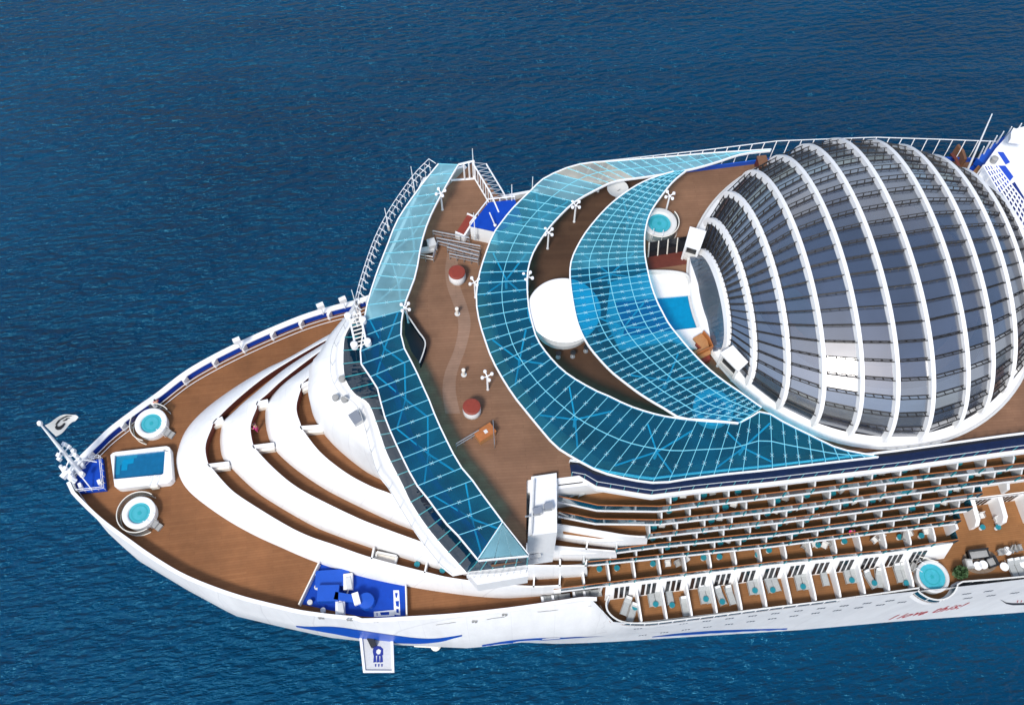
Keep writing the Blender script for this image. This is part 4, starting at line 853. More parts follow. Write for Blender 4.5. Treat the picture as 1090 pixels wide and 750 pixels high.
# drums, bench, crate, bollard lights on the forward deck
for (x, y), l in (((486.3, 289.5), 'white drum with red brown top near the steps of the far wing'), ((502, 432.5), 'white drum with red brown top in the middle of the forward deck')):
    c = U(x, y, D + 1.25) * [1, 1, 0] + [0, 0, D]; t = thing('drum_table', l, 'drum table', c); m = MB(); m.lathe([(.62, 0), (.74, .35), (.74, .75), (.68, 1.1), (.72, 1.16)], c, 28); obj('drum', m, 'white', t, sm=True)
    m = MB(); m.lathe([(.72, 1.16), (.72, 1.25), (.6, 1.29), (0, 1.3)], c, 28); obj('table_top', m, 'redbrown', t)
    m = MB(); m.lathe([(.76, .35), (.76, .42)], c, 28); obj('band', m, 'palegrey', t)
for (x, y), l in (((486.5, 331), 'small cream light post on the worn walkway, nearer the far wing'), ((493.5, 396), 'small cream light post above the middle drum table')):
    c = U(x, y, D + .5) * [1, 1, 0] + [0, 0, D]; t = thing('light_post', l, 'light post', c); m = MB(); m.lathe([(.13, 0), (.11, .7), (.16, .72), (.16, .95), (0, 1.0)], c, 10); obj('post', m, 'cream', t, sm=True)
    m = MB(); m.lathe([(.24, .0), (.24, .05), (.12, .07)], c, 12); obj('foot', m, 'palegrey', t)
a, b = U(489.5, 249.5, D + .9), U(502, 230, D + .9); v = b - a; rz = math.atan2(v[1], v[0]); L = np.linalg.norm(v); c = (a + b) / 2
t = thing('deck_bench', 'long bench with red brown slats and white side on the far wing', 'bench', c * [1, 1, 0] + [0, 0, D]); m = MB(); m.box(c, (L, .75, .12), rz); obj('seat', m, 'redbrown', t)
m = MB(); nrm_ = v3(math.sin(rz), -math.cos(rz), 0); m.box(c + nrm_ * .45 - [0, 0, .3], (L, .16, .95), rz); obj('side_panel', m, 'white', t)
for e in (-1, 1): m = MB(); m.box(c + v / L * e * (L / 2) - [0, 0, .4], (.14, .9, 1.05), rz); obj('end_panel', m, 'white', t)
a, b = U(508, 465.5, D + .8), U(524.5, 455, D + .8); v = b - a; rz = math.atan2(v[1], v[0]); L = np.linalg.norm(v); c = (a + b) / 2
t = thing('wooden_locker', 'orange brown wooden locker with a pale square beside the front canopy', 'locker', c * [1, 1, 0] + [0, 0, D]); m = MB(); m.box(c - [0, 0, .35], (L, .85, .8), rz); obj('body', m, 'tan_wood', t); m = MB(); m.box(c + [0, 0, .09], (L + .1, .95, .08), rz); obj('lid', m, 'orange_wood', t)
m = MB(); m.box(c + v * .05 + [0, 0, .15], (.28, .3, .04), rz); obj('notice', m, 'offwhite', t)
railing('short steel rail between the front canopy and the wooden locker', P([(486, 477), (510, 462.5)], D), D, 1.0, 4, mats=('steel', 'steel'))
railing('thin post rail at the aft end of the wooden locker', P([(525, 452), (526.5, 477)], D), D, 1.0, 3, mats=('steel', 'steel'), r=.03)
# stepped platform and rails toward the far wing
k5 = lambda L, z: P(Z(L, 430, 160, 1 / 6.215), z)
t = thing('deck_steps', 'low timber steps with steel rails leading to the far wing', 'steps', k5([(350, 620)], D)[0])
for i, L in enumerate(([(235, 612), (500, 680), (500, 700), (232, 632)], [(285, 645), (500, 700), (500, 722), (285, 662)], [(300, 684), (490, 728), (490, 745), (300, 700)])):
    m = MB(); m.prism(k5(L, D + .01), .42 - .12 * i); obj('tread', m, 'deck_top', t)
for L in ([(190, 532), (432, 578)], [(215, 578), (505, 632)], [(222, 600), (500, 670)], [(285, 640), (495, 697)], [(300, 682), (490, 722)], [(222, 600), (190, 705), (80, 685)]):
    A = k5(L, D + 1.0); m = MB(); m.tube(A, .055, 5); m.tube(A - [0, 0, .45], .035, 5); obj('handrail', m, 'steel', t)
    for p in resample(A, 5): m = MB(); m.tube([p - [0, 0, 1], p], .04, 4); obj('rail_post', m, 'steel', t)
m = MB(); m.poly(k5([(90, 590), (205, 598), (190, 690), (75, 672)], D + .008)); obj('stairwell_shade', m, 'dark', t)  # flat dark sheet on the deck, standing for the shade inside the stair opening
m = MB(); m.bar(k5([(105, 660), (200, 645)], D + .5), .5, .3); m.box(k5([(185, 625)], D + .5)[0], (.7, .8, .9), .2); obj('stair_hood', m, 'palegrey', t)
# dark stairwell with a curved glass guard behind the front canopy
sw = [(430.5, 331), (437, 340), (445, 352), (452.5, 363), (451, 374), (446.5, 386), (438, 374), (431, 356)]
t = thing('stairwell', 'dark stairwell with a curved guard rail behind the front canopy', 'stairwell', U(441, 358, D)); m = MB(); m.poly(P(sw, D + .008)); obj('well_shade', m, 'dark', t)  # no hole is cut: the void's shade is a dark sheet laid on the deck
m = MB(); m.wall(smooth(P(sw[:6], D + 1.0), 24), D, D + 1.0, .04, 1); obj('guard', m, 'glass_dark', t)
m = MB(); m.tube(smooth(P(sw[:6], D + 1.05), 24), .06, 5); obj('handrail', m, 'offwhite', t)
# blue roofed house on the far side
rf = P([(500.5, 240.5), (520, 215.5), (548, 212.5), (556, 232), (530, 247)], D + 2.1); t = thing('roof_house', 'low white deckhouse with bright blue roof beside the far wing', 'deckhouse', U(520, 240, D))
m = MB(); m.prism(rf - [0, 0, 2.1], 1.98); obj('wall', m, 'white', t); m = MB(); m.prism(rf - [0, 0, .1], .11); obj('roof', m, 'blue', t)
m = MB(); m.tube([*(rf[[0, 1, 2]] + [0, 0, .5])], .06, 5)
for p in resample(rf[[0, 1, 2]], 5): m.tube([p, p + [0, 0, .5]], .05, 4)
obj('rail', m, 'white_rail', t)
q = U(527, 240, D + 2.4); m = MB(); m.tube([U(521, 226, D + 3.2), q], .05, 5); m.lathe([(0, .2), (.15, .1), (.1, -.1)], q, 8); obj('pipe_light', m, 'offwhite', t)
# round bar with white roof
c = U(600.5, 329, D + 2.5) * [1, 1, 0] + [0, 0, D]; t = thing('round_bar', 'round pool bar with broad white disc roof between the two inner canopies', 'bar', c)
m = MB(); m.lathe([(3.02, 2.3), (3.08, 2.4), (3.0, 2.5), (2.6, 2.56), (0, 2.62)], c, 64); m.lathe([(3.02, 2.3), (0, 2.25)], c, 64); obj('roof', m, 'white', t, sm=True)
m = MB(); m.lathe([(2.5, 0), (2.6, .95), (2.75, 1.0), (2.75, 1.08), (2.2, 1.08), (2.2, .2)], c, 48); obj('counter', m, 'palegrey', t)
m = MB(); m.lathe([(.8, 0), (.8, 2.3)], c, 24); obj('core', m, 'offwhite', t)
for k in range(8): a = k * math.pi / 4; m = MB(); p = c + v3(2.3 * math.cos(a), 2.3 * math.sin(a), 0); m.tube([p, p + [0, 0, 2.3]], .07, 6); obj('pillar', m, 'white_rail', t)
BS = None
for k in range(9):
    a = -2.6 + k * .38; p = c + v3(3.25 * math.cos(a), 3.25 * math.sin(a), 0)
    if BS is None:
        BS = thing('bar_stool', 'dark stool at the counter of the round white bar', 'stool', p, 'stools around the round bar'); m = MB(); m.lathe([(.22, .68), (.24, .76), (0, .8)], p, 12); obj('seat', m, 'dark', BS); m = MB(); m.lathe([(.22, 0), (.2, .04), (.04, .06), (.04, .7)], p, 10); obj('stand', m, 'steel', BS)
    else: dup(BS, p, 0)
# swimming pool in front of the dome
pc = P([(655, 321), (741, 313.5), (753, 347.5), (664, 358)], D + .3); t = thing('swimming_pool', 'bright blue swimming pool with white surround in front of the dome', 'pool', U(715, 330, D))
so_ = P([(650, 300), (690, 289), (728, 292), (738, 300), (757, 345), (742, 372), (716, 362), (660, 372), (645, 340)], D + .35)
a = resample(np.vstack([so_, so_[:1]]), 81); b = resample(np.vstack([pc, pc[:1]]), 81); k0 = np.argmin(np.linalg.norm(a - b[0], axis=1)); a = np.roll(a[:-1], -k0, 0); a = np.vstack([a, a[:1]])
cc_ = pc.mean(0); ang = lambda q: np.arctan2(q[:, 1] - cc_[1], q[:, 0] - cc_[0])
th = np.linspace(-math.pi, math.pi, 97)
def ray_ring(poly):
    q = resample(np.vstack([poly, poly[:1]]), 800)[:-1]; an = ang(q); o = np.argsort(an); r = np.linalg.norm(q[:, :2] - cc_[:2], axis=1)
    rr = np.interp(th, an[o], r[o], period=2 * math.pi); return np.stack([cc_[0] + rr * np.cos(th), cc_[1] + rr * np.sin(th), np.full(97, q[0, 2])], 1)
ro, ri = ray_ring(so_), ray_ring(pc); ri[:, 2] = ro[0, 2]
m = MB(); m.strip(ro, ri); m.strip(ro, ro - [0, 0, .34]); m.strip(ri, ri - [0, 0, .4]); obj('surround', m, 'white', t)
m = MB(); m.poly(pc - [0, 0, .12]); obj('water', m, 'pool_blue', t)
m = MB(); m.tube(smooth(P([(690, 288), (715, 288.5), (731, 292), (734, 300)], D + 1.0), 16), .06, 5); m.wall(smooth(P([(690, 288), (715, 288.5), (731, 292), (734, 300)], D + 1.0), 16), D + .35, D + .95, .12, 1); obj('curved_wall', m, 'offwhite', t)
A = P([(690, 273.5), (730, 267), ], D + .1); 
t = thing('glass_screen', 'row of dark glass screens between the hot tub and the pool', 'screen', (A[0] + A[1]) / 2)
for i in range(4):
    p, q = A[0] * (1 - i / 4) + A[1] * i / 4, A[0] * (1 - (i + 1) / 4) + A[1] * (i + 1) / 4; m = MB(); m.strip([p, q], [p + [0, .55, 1.5], q + [0, .55, 1.5]]); obj('pane', m, 'window', t); m = MB(); m.tube([p, p + [0, .55, 1.5]], .06, 4); obj('frame', m, 'cream', t)
a = P([(690, 272), (728, 266), (731, 281), (690, 287)], D + .012); m = MB(); m.poly(a); obj('bar_floor', m, 'maroon', td)
# white kiosks at the foot of the dome
for L, lab, hh in (([(729, 261), (734.5, 241), (752, 246), (745, 266)], 'white box kiosk at the dome foot beside the hot tub', 2.4), ([(766.5, 375.5), (780, 367), (796.5, 385), (786, 395)], 'white box kiosk at the dome foot beside the wooden bench', 2.3)):
    q = P(L, D + hh); t = thing('kiosk', lab, 'kiosk', q.mean(0) * [1, 1, 0] + [0, 0, D]); m = MB(); m.prism(q - [0, 0, .18], .18); obj('roof', m, 'white', t)
    cc2 = q.mean(0); q2 = cc2 + (q - cc2) * .82
    for p in q2: m = MB(); m.tube([p - [0, 0, hh], p - [0, 0, .1]], .14, 4); obj('pillar', m, 'white', t)
    m = MB(); m.prism(q2 - [0, 0, hh - .02], .95); obj('counter', m, 'offwhite', t); m = MB(); m.prism(cc2 + (q - cc2) * .66 - [0, 0, hh - .05], 1.7); obj('cabinet', m, 'dark', t)
A = P([(735, 381), (752, 373), (748, 364), (742, 357)], D + .8); t = thing('wooden_bench', 'angled brown wooden bench between the pool and the dome', 'bench', A[1] * [1, 1, 0] + [0, 0, D]); m = MB(); m.bar(A, .9, .22); obj('seat', m, 'tan_wood', t); m = MB(); m.bar(A + [.0, -.55, -.1], .6, .7); obj('front_panel', m, 'redbrown', t); m = MB(); m.bar(A + [.5, .15, .45], .12, .8); obj('backrest', m, 'orange_wood', t)
c = U(658, 198.5, D + 2) * [1, 1, 0] + [0, 0, D + 1.2]; t = thing('satellite_dish', 'small grey dish under the pale bend of the horseshoe canopy', 'dish', c); m = MB(); m.lathe([(0, .1), (.5, .2), (.95, .5), (.97, .52), (.5, .24), (0, .14)], c, 24); obj('bowl', m, 'palegrey', t, sm=True); m = MB(); m.tube([c - [0, 0, 1.2], c + [0, 0, .1]], .09, 6); m.tube([c + [0, 0, .1], c + [.1, -.2, .6]], .04, 5); obj('stand', m, 'grey', t)
# aft house with the ball court, net and raked rods
zs = D + 3.2; t = thing('sports_house', 'white slanted deckhouse with a blue caged ball court behind the dome', 'deckhouse', U(1085, 200, D))
oh = P([(1046, 178), (1038.5, 193), (1052, 208), (1066, 228), (1078, 250), (1092, 290), (1180, 290), (1180, 110), (1078, 138), (1060, 158)], zs); m = MB(); m.prism(oh - [0, 0, 3.2], 3.2); obj('house', m, 'white_plate', t)
ka = lambda L, z: P(Z(L, 1000, 120, 1 / 6.244), z)
m = MB(); m.poly(ka([(362, 352), (438, 352), (492, 425), (432, 500)], zs + .01)); m.poly(ka([(292, 352), (345, 352), (432, 505), (410, 545)], zs + .012)); m.poly(ka([(385, 260), (425, 262), (470, 330), (440, 345)], zs + .01)); obj('court', m, 'court_blue', t)
m = MB(); m.poly(ka([(432, 505), (410, 548), (562, 800), (562, 560), (500, 460)], zs + .01)); obj('court', m, 'blue_dark', t)
A0 = ka([(292, 350), (562, 810)], zs + 1.6); B0 = ka([(380, 345), (600, 640)], zs + 1.6); m = MB()
for u in np.linspace(0, 1, 6):
    a = A0 * (1 - u) + B0 * u; m.tube(a, .07, 4)
for u in np.linspace(0, 1, 13):
    m.tube([A0[0] * (1 - u) + A0[1] * u, B0[0] * (1 - u) + B0[1] * u], .07, 4)
for u in np.linspace(0, 1, 7): p = A0[0] * (1 - u) + A0[1] * u; m.tube([p, p - [0, 0, 1.6]], .07, 4)
obj('cage_net', m, 'white_rail', t)
m = MB(); m.prism(ka([(460, 150), (475, 125), (562, 155), (562, 215), (455, 200)], zs + 1.6), .5); obj('roof_panel', m, 'white', t)
q = ka([(355, 325)], zs)[0]; m = MB(); m.lathe([(.3, 0), (.3, .5), (.15, .6), (0, .6)], q, 12); obj('vent', m, 'grey', t)
m = MB(); m.box(U(1033, 189, D + .5), (2.2, 1.4, 1.), .5); obj('locker', m, 'blue', t)
m = MB(); m.bar(P([(1030, 196), (1046, 178), (1068, 150)], D + 1.5), .8, .9); obj('timber_rail', m, 'tan_wood', t)
m = MB(); m.bar(P([(1044, 172), (1060, 158), (1080, 143)], D + 2.0), .9, .8); obj('blue_rail', m, 'blue_paint', t)
RD = [((1026, 190), (1056, 121.5)), ((1037, 178), (1047.5, 156)), ((1042, 174), (1054, 150)), ((1048, 168), (1061.5, 144.5)), ((1055, 162), (1068.6, 140)), ((1065, 156), (1077, 135)), ((1076, 150), (1087.5, 131.5))]
for i, (b, tp) in enumerate(RD):
    z1 = D + (8 if i == 0 else 4.2); p = U(*b, D + .3); q = U(*tp, z1); tt = thing('raked_rod', 'long pale rod, tallest of the raked row beside the ball court' if i == 0 else ORD[i - 1] + ' short raked rod from the tall one beside the ball court', 'rod', p, 'raked rods beside the ball court')
    m = MB(); m.tube([p, q], [.11, .05], 6); obj('shaft', m, 'white_rail', tt); m = MB(); m.lathe([(.22, -.3), (.2, .1), (.1, .15)], p, 8); obj('socket', m, 'palegrey', tt)
c = U(1020, 170, D + .6); t = thing('timber_screen', 'curved brown timber screen by the far rail behind the dome', 'screen', c * [1, 1, 0] + [0, 0, D]); m = MB(); m.wall(P([(1013, 163), (1018, 169), (1021, 178)], D), D, D + 1.2, .25, 1); obj('panel', m, 'dull_wood', t); m = MB(); m.bar(P([(1013, 163), (1018, 169), (1021, 178)], D + 1.3), .3, .1); obj('top_rail', m, 'maroon', t)
c = U(811, 175, D + .8); t = thing('timber_box', 'small brown timber box where the far rail meets the dome', 'box', c * [1, 1, 0] + [0, 0, D]); m = MB(); m.box(c - [0, 0, .2], (.8, 1.2, 1.2), 0); obj('body', m, 'maroon', t); m = MB(); m.box(c + [0, 0, .44], (.9, 1.3, .1), 0); obj('lid', m, 'dull_wood', t)
# ------------------------------------------------------------------ furniture
def lounger(c, rz, mt='lounge'):
    t = thing('sun_lounger', 'x', 'sun lounger', c); m = MB()
    m.box(c + [0, -.28, .30], (.56, 1.2, .10)); obj('seat', m, mt, t)
    m = MB(); m.prism([c + v3(-.31, .34, .28), c + v3(.31, .34, .28), c + v3(.31, .92, .62), c + v3(-.31, .92, .62)], (0, -.04, .09)); obj('backrest', m, mt, t)
    m = MB(); m.box(c + [-.33, 0, .22], (.05, 1.85, .06)); m.box(c + [.33, 0, .22], (.05, 1.85, .06)); obj('frame', m, 'grey', t)
    for x in (-.3, .3):
        for y in (-.8, .75): m = MB(); m.box(c + [x, y, .1], (.05, .05, .2)); obj('leg', m, 'grey', t)
    m = MB(); m.box(c + [0, .78, .66], (.45, .22, .09)); obj('pillow', m, 'white_rail', t); t.rotation_euler = (0, 0, rz); return t
def table(c, mt='teal', r=.27, h=.5):
    t = thing('side_table', 'x', 'side table', c); m = MB(); m.lathe([(0, h), (r, h), (r, h - .05), (0, h - .05)], c, 16); obj('table_top', m, mt, t); m = MB(); m.lathe([(.2, 0), (.18, .03), (.04, .05), (.04, h - .04)], c, 8); obj('stand', m, 'palegrey', t); return t
def chair(c, mt='offwhite'):
    t = thing('balcony_chair', 'x', 'chair', c); m = MB(); m.box(c + [0, 0, .42], (.52, .5, .07)); obj('seat', m, mt, t); m = MB(); m.box(c + [0, .25, .68], (.52, .07, .5)); obj('backrest', m, mt, t)
    for x in (-.22, .22):
        for y in (-.2, .22): m = MB(); m.box(c + [x, y, .2], (.05, .05, .4)); obj('leg', m, 'steel', t)
    for x in (-.28, .28): m = MB(); m.box(c + [x, .02, .6], (.05, .45, .05)); obj('armrest', m, 'steel', t)
    return t
lp = lounger(v3(0, 0, 0), 0); tp_ = table(v3(0, 0, 0)); ch_ = chair(v3(0, 0, 0)); chd = chair(v3(0, 0, 0), 'grey'); tw_ = table(v3(0, 0, 0), 'white_rail', .42, .45)
USED = set()
def put(proto, x, y, z, rz, label, group, zoff=.35):
    p = U(x, y, z + zoff); p[2] = z
    if proto.name not in USED:
        USED.add(proto.name); proto.location = tuple(p); proto.rotation_euler = (0, 0, rz); proto['label'] = label; proto['group'] = group; return proto
    return dup(proto, p, rz, label, group)
g1 = 'sun loungers on the lowest cabin terraces'
CL = [(0, 666.5, 644.5, -.5), (0, 673, 651.5, -.5), (1, 693.5, 635, 0), (1, 700.5, 634.5, 0), (2, 712.5, 633, .0), (2, 729, 645, .0), (3, 748, 632, 0), (3, 754.8, 631.5, 0), (4, 766.7, 633.5, .2), (4, 777.5, 633, .12), (5, 799.5, 622.5, 0), (5, 806.3, 622, 0), (6, 818.5, 620, .1), (6, 825, 619, .1), (7, 850, 617.5, 0), (7, 857, 617, 0), (8, 877.5, 613, 0), (9, 902, 610.5, 0), (9, 908.8, 610, 0), (10, 926.5, 616, .3), (10, 936, 615, -.2), (11, 956.5, 609.5, 0), (11, 963, 609, 0)]
seen = {}
for cidx, x, y, r in CL:
    seen[cidx] = seen.get(cidx, 0) + 1; w_ = ['left hand', 'right hand'][seen[cidx] - 1]
    put(lp, x, y, .01, r, f'{w_} sun lounger in the {ORD[cidx]} lowest cabin terrace from its curved end', g1)
for i, (x, y) in enumerate([(676, 646), (698, 642.5), (715.5, 643.5), (751.5, 637), (769, 640), (803.7, 628), (822.7, 627.5), (855, 623.8), (907, 617), (931, 620), (965, 620)]):
    put(tp_, x, y, .01, 0, f'{ORD[i]} round teal side table along the lowest cabin terraces from the curved front end', 'teal tables on the lowest cabin terraces', .5)
for i, (x, y) in enumerate([(586, 637), (597, 635.5), (619.5, 631.7), (630.5, 631)]):
    put(lp, x, y, .01, math.pi / 2, f'{ORD[i]} pale lounger from the bow on the narrow strip ahead of the cabin terraces', 'loungers on the narrow deck strip')
for x, y, l in ((606, 517.5, 'grey lounger beside the stair tower on the top balcony'), (615.5, 516.5, 'grey lounger farther from the stair tower on the top balcony')): put(lp, x, y, 6 * d, .25, l, 'loungers on the top balcony')
for i, (x, y) in enumerate([(638, 605), (656.7, 604), (695, 599.5), (749, 593), (766, 592), (806.7, 590), (818.7, 585), (871, 579.5), (899, 575.5), (958, 571), (981, 569.5)]):
    put(tp_, x, y, d, 0, f'{ORD[i]} teal table from the bow on the deep balcony row above the windowed wall', 'teal tables on the deep balcony row', .5)
for i, (x, y, r) in enumerate([(721, 600, .3), (710.5, 600, 0), (730.5, 595, .5), (856, 581, .9), (866, 579, .2), (877, 580.5, -.6), (884, 578, 1.9), (930.5, 575, .5), (938, 573, -.4), (962, 572, 1.1), (968, 568, .2), (985, 566, 0)]):
    put(ch_ if i % 3 else chd, x, y, d, r, f'{ORD[i]} chair from the bow on the deep balcony row above the windowed wall', 'chairs on the deep balcony row')
for k in range(1, 6):
    A = row_line(k); f = interp(A); z = (7 - k) * d; s0 = {1: 15.4, 2: 15.0, 3: 14.3, 4: 11.7, 5: 9.0}[k]; cells = np.arange(s0, min(A[-1][0], 58) - 2.6, PITCH); rn = {1: 'top', 2: 'second', 3: 'third', 4: 'fourth', 5: 'fifth'}[k]
    for i, s in enumerate(cells):
        if random.random() < .3: continue
        p = v3(s + random.uniform(.55, 1.1), float(f(s)) + random.uniform(.75, 1.0), z); dup(tp_, p, 0, f'small teal table on the {rn} balcony row down from the top deck rail', f'teal tables on the {rn} balcony row')
        if random.random() < .7:
            dup(ch_ if random.random() < .6 else chd, p + [.72, .15, 0], random.uniform(-.6, .6), f'balcony chair on the {rn} balcony row down from the top deck rail', f'chairs on the {rn} balcony row')
# sofa on the lowest bow terrace
p = U(411, 594.5, ZF[1] + .4); t = thing('outdoor_sofa', 'cream sofa on the lowest bow terrace above the blue working deck', 'sofa', p * [1, 1, 0] + [0, 0, ZF[1]]); p[2] = ZF[1]
m = MB(); m.box(p + [0, 0, .25], (1.9, .8, .4), -.33); obj('seat', m, 'cream', t); m = MB(); m.box(p + [.12, .36, .5], (1.9, .2, .6), -.33); obj('backrest', m, 'offwhite', t)
for e in (-1, 1): m = MB(); m.box(p + [e * .9, -e * .31, .4], (.2, .8, .5), -.33); obj('armrest', m, 'offwhite', t)
for x, y, l in ((444, 600.5, 'teal table on the lowest bow terrace beside the cream sofa'), (471, 607, 'teal table at the aft corner of the lowest bow terrace')): put(tp_, x, y, ZF[1], 0, l, 'teal tables on the bow terrace')
# aft terrace lounge
p = U(1043, 597, 0); t = thing('rug', 'grey brown woven rug under the dark lounge furniture', 'rug', p); m = MB(); m.prism([(p[0] + 1.75 * math.cos(a), p[1] + 1.2 * math.sin(a), .012) for a in np.linspace(0, 6.283, 28)[:-1]], .02); obj('weave', m, 'rug', t)
def sofa(x, y, w, rz, label, cat='sofa', mt='dark', cu='grey'):
    p = U(x, y, .4); p[2] = .03; t = thing('lounge_sofa' if w > 1 else 'lounge_chair', label, cat, p); m = MB(); m.box(p + [0, 0, .22], (w, .8, .36)); obj('base', m, mt, t); m = MB(); m.box(p + [0, -.05, .45], (w - .2, .62, .12)); obj('seat', m, cu, t); m = MB(); m.box(p + [0, .36, .5], (w, .14, .6)); obj('backrest', m, mt, t)
    for e in (-1, 1): m = MB(); m.box(p + [e * (w / 2 - .06), 0, .42], (.12, .8, .4)); obj('armrest', m, mt, t)
    t.rotation_euler = (0, 0, rz)
sofa(1041, 589.5, 2.0, 0, 'dark wicker sofa on the aft terrace behind two white stools'); sofa(1055.5, 598, .95, -1.4, 'dark armchair at the right end of the terrace rug', 'armchair'); sofa(1031, 600, .9, 1.5, 'grey armchair at the left end of the terrace rug', 'armchair', 'grey', 'palegrey')
for x, y, l in ((1040.7, 602, 'white round stool on the terrace rug, left one'), (1046.7, 600.7, 'white round stool on the terrace rug, right one'), (1069, 602.8, 'white round table left of the grey terrace loungers'), (1072, 586, 'white round table among the row of grey chairs'), (1090, 600, 'white round table right of the grey terrace loungers')): put(tw_, x, y, .01, 0, l, 'white round tables on the aft terrace', .4)
for i, (x, y) in enumerate([(1078, 604.5), (1084.8, 603.5), (1091.5, 602.5)]): put(lp, x, y, .01, .1, f'{ORD[i]} grey lounger from the rug on the aft terrace', 'loungers on the aft terrace')
for i, (x, y) in enumerate([(1064.5, 588), (1068, 587), (1077, 585), (1080.5, 584), (1085, 583)]): put(chd, x, y, .01, .4 * i, f'{ORD[i]} grey chair from the left in the terrace row behind the loungers', 'grey chairs on the aft terrace')
pk = chair(v3(0, 0, 0), 'pink'); put(pk, 1038, 556, .01, .4, 'bright pink draped chair by the aft terrace wall', 'chairs by the terrace wall')
for x, y, l in ((1038, 549, 'white chair by the aft terrace wall, left of a pair'), (1044.5, 549, 'white chair by the aft terrace wall, right of a pair'), (1061, 553, 'white chair between the terrace wall partitions')): put(ch_, x, y, .01, .1, l, 'chairs by the terrace wall')
for x, y, l in ((1045.5, 561, 'teal table beside the pink chair'), (1062, 561, 'teal table between the white terrace partitions')): put(tp_, x, y, .01, 0, l, 'teal tables by the terrace wall')
# potted shrub
p = U(1019, 611, .2); p[2] = .01; t = thing('potted_shrub', 'round green potted shrub beside the bulging hot tub balcony', 'plant', p); m = MB(); m.lathe([(.28, 0), (.38, .5), (.32, .5), (0, .45)], p, 14); obj('pot', m, 'grey', t)
m = MB()
for _ in range(420):
    v = RNG.normal(size=3); v /= np.linalg.norm(v); q = p + [0, 0, 1.0] + v * [.62, .62, .6] * RNG.uniform(.5, 1.05); a = RNG.normal(size=3) * .1; b = RNG.normal(size=3) * .1; m.add([q - a, q + b, q + a, q - b], [(0, 1, 2, 3)])
obj('foliage', m, 'leaf', t)
m = MB()
# grey companion stair beside the round tub
p = U(978.5, 592, 0); t = thing('companion_stair', 'grey stair descending beside the bulging hot tub balcony', 'stair', p)
for i in range(6): m = MB(); m.box(p + [-.6 + i * .32, .3, .9 - i * .16], (.34, 1.6, .12), -.25); obj('tread', m, 'grey', t)
for e in (-.7, .9): m = MB(); m.tube([p + [-.9, e + .3, 2.0], p + [1.2, e - .2, .9]], .05, 5); obj('handrail', m, 'cream', t)
# ------------------------------------------------------------------ people
def person(label, loc, rz, top, legs, hair='hair'):
    J = {'pel': (0, 0, .93), 'wst': (0, 0, 1.1), 'chs': (.02, 0, 1.32), 'nck': (.03, 0, 1.48), 'hd0': (.05, 0, 1.56), 'hd1': (.06, 0, 1.68), 'hd2': (.05, 0, 1.74),
         'hL': (0, .1, .9), 'kL': (.05, .11, .5), 'aL': (-.02, .11, .08), 'tL': (.12, .12, .04), 'hR': (0, -.1, .9), 'kR': (.02, -.11, .5), 'aR': (-.05, -.12, .08), 'tR': (.1, -.13, .04),
         'sL': (.02, .19, 1.4), 'eL': (.12, .27, 1.15), 'wL': (.34, .2, 1.08), 'fL': (.43, .16, 1.07), 'sR': (.02, -.19, 1.4), 'eR': (.1, -.28, 1.14), 'wR': (.33, -.2, 1.08), 'fR': (.42, -.17, 1.07)}
    R_ = dict(pel=.135, wst=.12, chs=.14, nck=.055, hd0=.075, hd1=.1, hd2=.075, hL=.1, kL=.06, aL=.042, tL=.035, hR=.1, kR=.06, aR=.042, tR=.035, sL=.065, eL=.042, wL=.03, fL=.028, sR=.065, eR=.042, wR=.03, fR=.028)
    Ed = [('pel', 'wst'), ('wst', 'chs'), ('chs', 'nck'), ('nck', 'hd0'), ('hd0', 'hd1'), ('hd1', 'hd2'), ('pel', 'hL'), ('hL', 'kL'), ('kL', 'aL'), ('aL', 'tL'), ('pel', 'hR'), ('hR', 'kR'), ('kR', 'aR'), ('aR', 'tR'), ('chs', 'sL'), ('sL', 'eL'), ('eL', 'wL'), ('wL', 'fL'), ('chs', 'sR'), ('sR', 'eR'), ('eR', 'wR'), ('wR', 'fR')]
    def skin(keys, edges, grow, name, mt, par):
        me = bpy.data.meshes.new(name); ix = {k: i for i, k in enumerate(keys)}; me.from_pydata([J[k] for k in keys], [(ix[a], ix[b]) for a, b in edges], []); me.update()
        o = bpy.data.objects.new(name, me); C.objects.link(o); md = o.modifiers.new('skin', 'SKIN'); sv = me.skin_vertices[0].data
        for k in keys: sv[ix[k]].radius = (R_[k] * grow, R_[k] * grow)
        sv[0].use_root = True; o.modifiers.new('sub', 'SUBSURF').levels = 2; o.modifiers['sub'].render_levels = 2
        bpy.context.view_layer.update(); nm = bpy.data.meshes.new_from_object(o.evaluated_get(bpy.context.evaluated_depsgraph_get())); bpy.data.objects.remove(o)
        for p_ in nm.polygons: p_.use_smooth = True
        nm.materials.clear(); nm.materials.append(MATS[mt]); o = bpy.data.objects.new(name, nm); C.objects.link(o); o.parent = par; return o
    t = thing('person', label, 'person', loc); skin(list(J), Ed, 1., 'body', 'skin', t)
    skin(['wst', 'chs', 'sL', 'eL', 'sR', 'eR'], [('wst', 'chs'), ('chs', 'sL'), ('sL', 'eL'), ('chs', 'sR'), ('sR', 'eR')], 1.16, 'shirt', top, t)
    skin(['pel', 'wst', 'hL', 'kL', 'aL', 'hR', 'kR', 'aR'], [('pel', 'wst'), ('pel', 'hL'), ('hL', 'kL'), ('kL', 'aL'), ('pel', 'hR'), ('hR', 'kR'), ('kR', 'aR')], 1.13, 'trousers', legs, t)
    m = MB(); m.lathe([(0, .135), (.07, .115), (.11, .05), (.112, -.02), (.1, -.06)], np.array(loc) + [0.03, 0, 1.69], 14); obj('hair', m, hair, t, sm=True)
    t.rotation_euler = (0, 0, rz); return t
q = U(271.5, 453.5, ZF[2] + 1.2); q[2] = ZF[2]; person('person in bright pink top leaning on the parapet of the middle bow terrace', q, math.pi * .95, 'pink', 'pink')
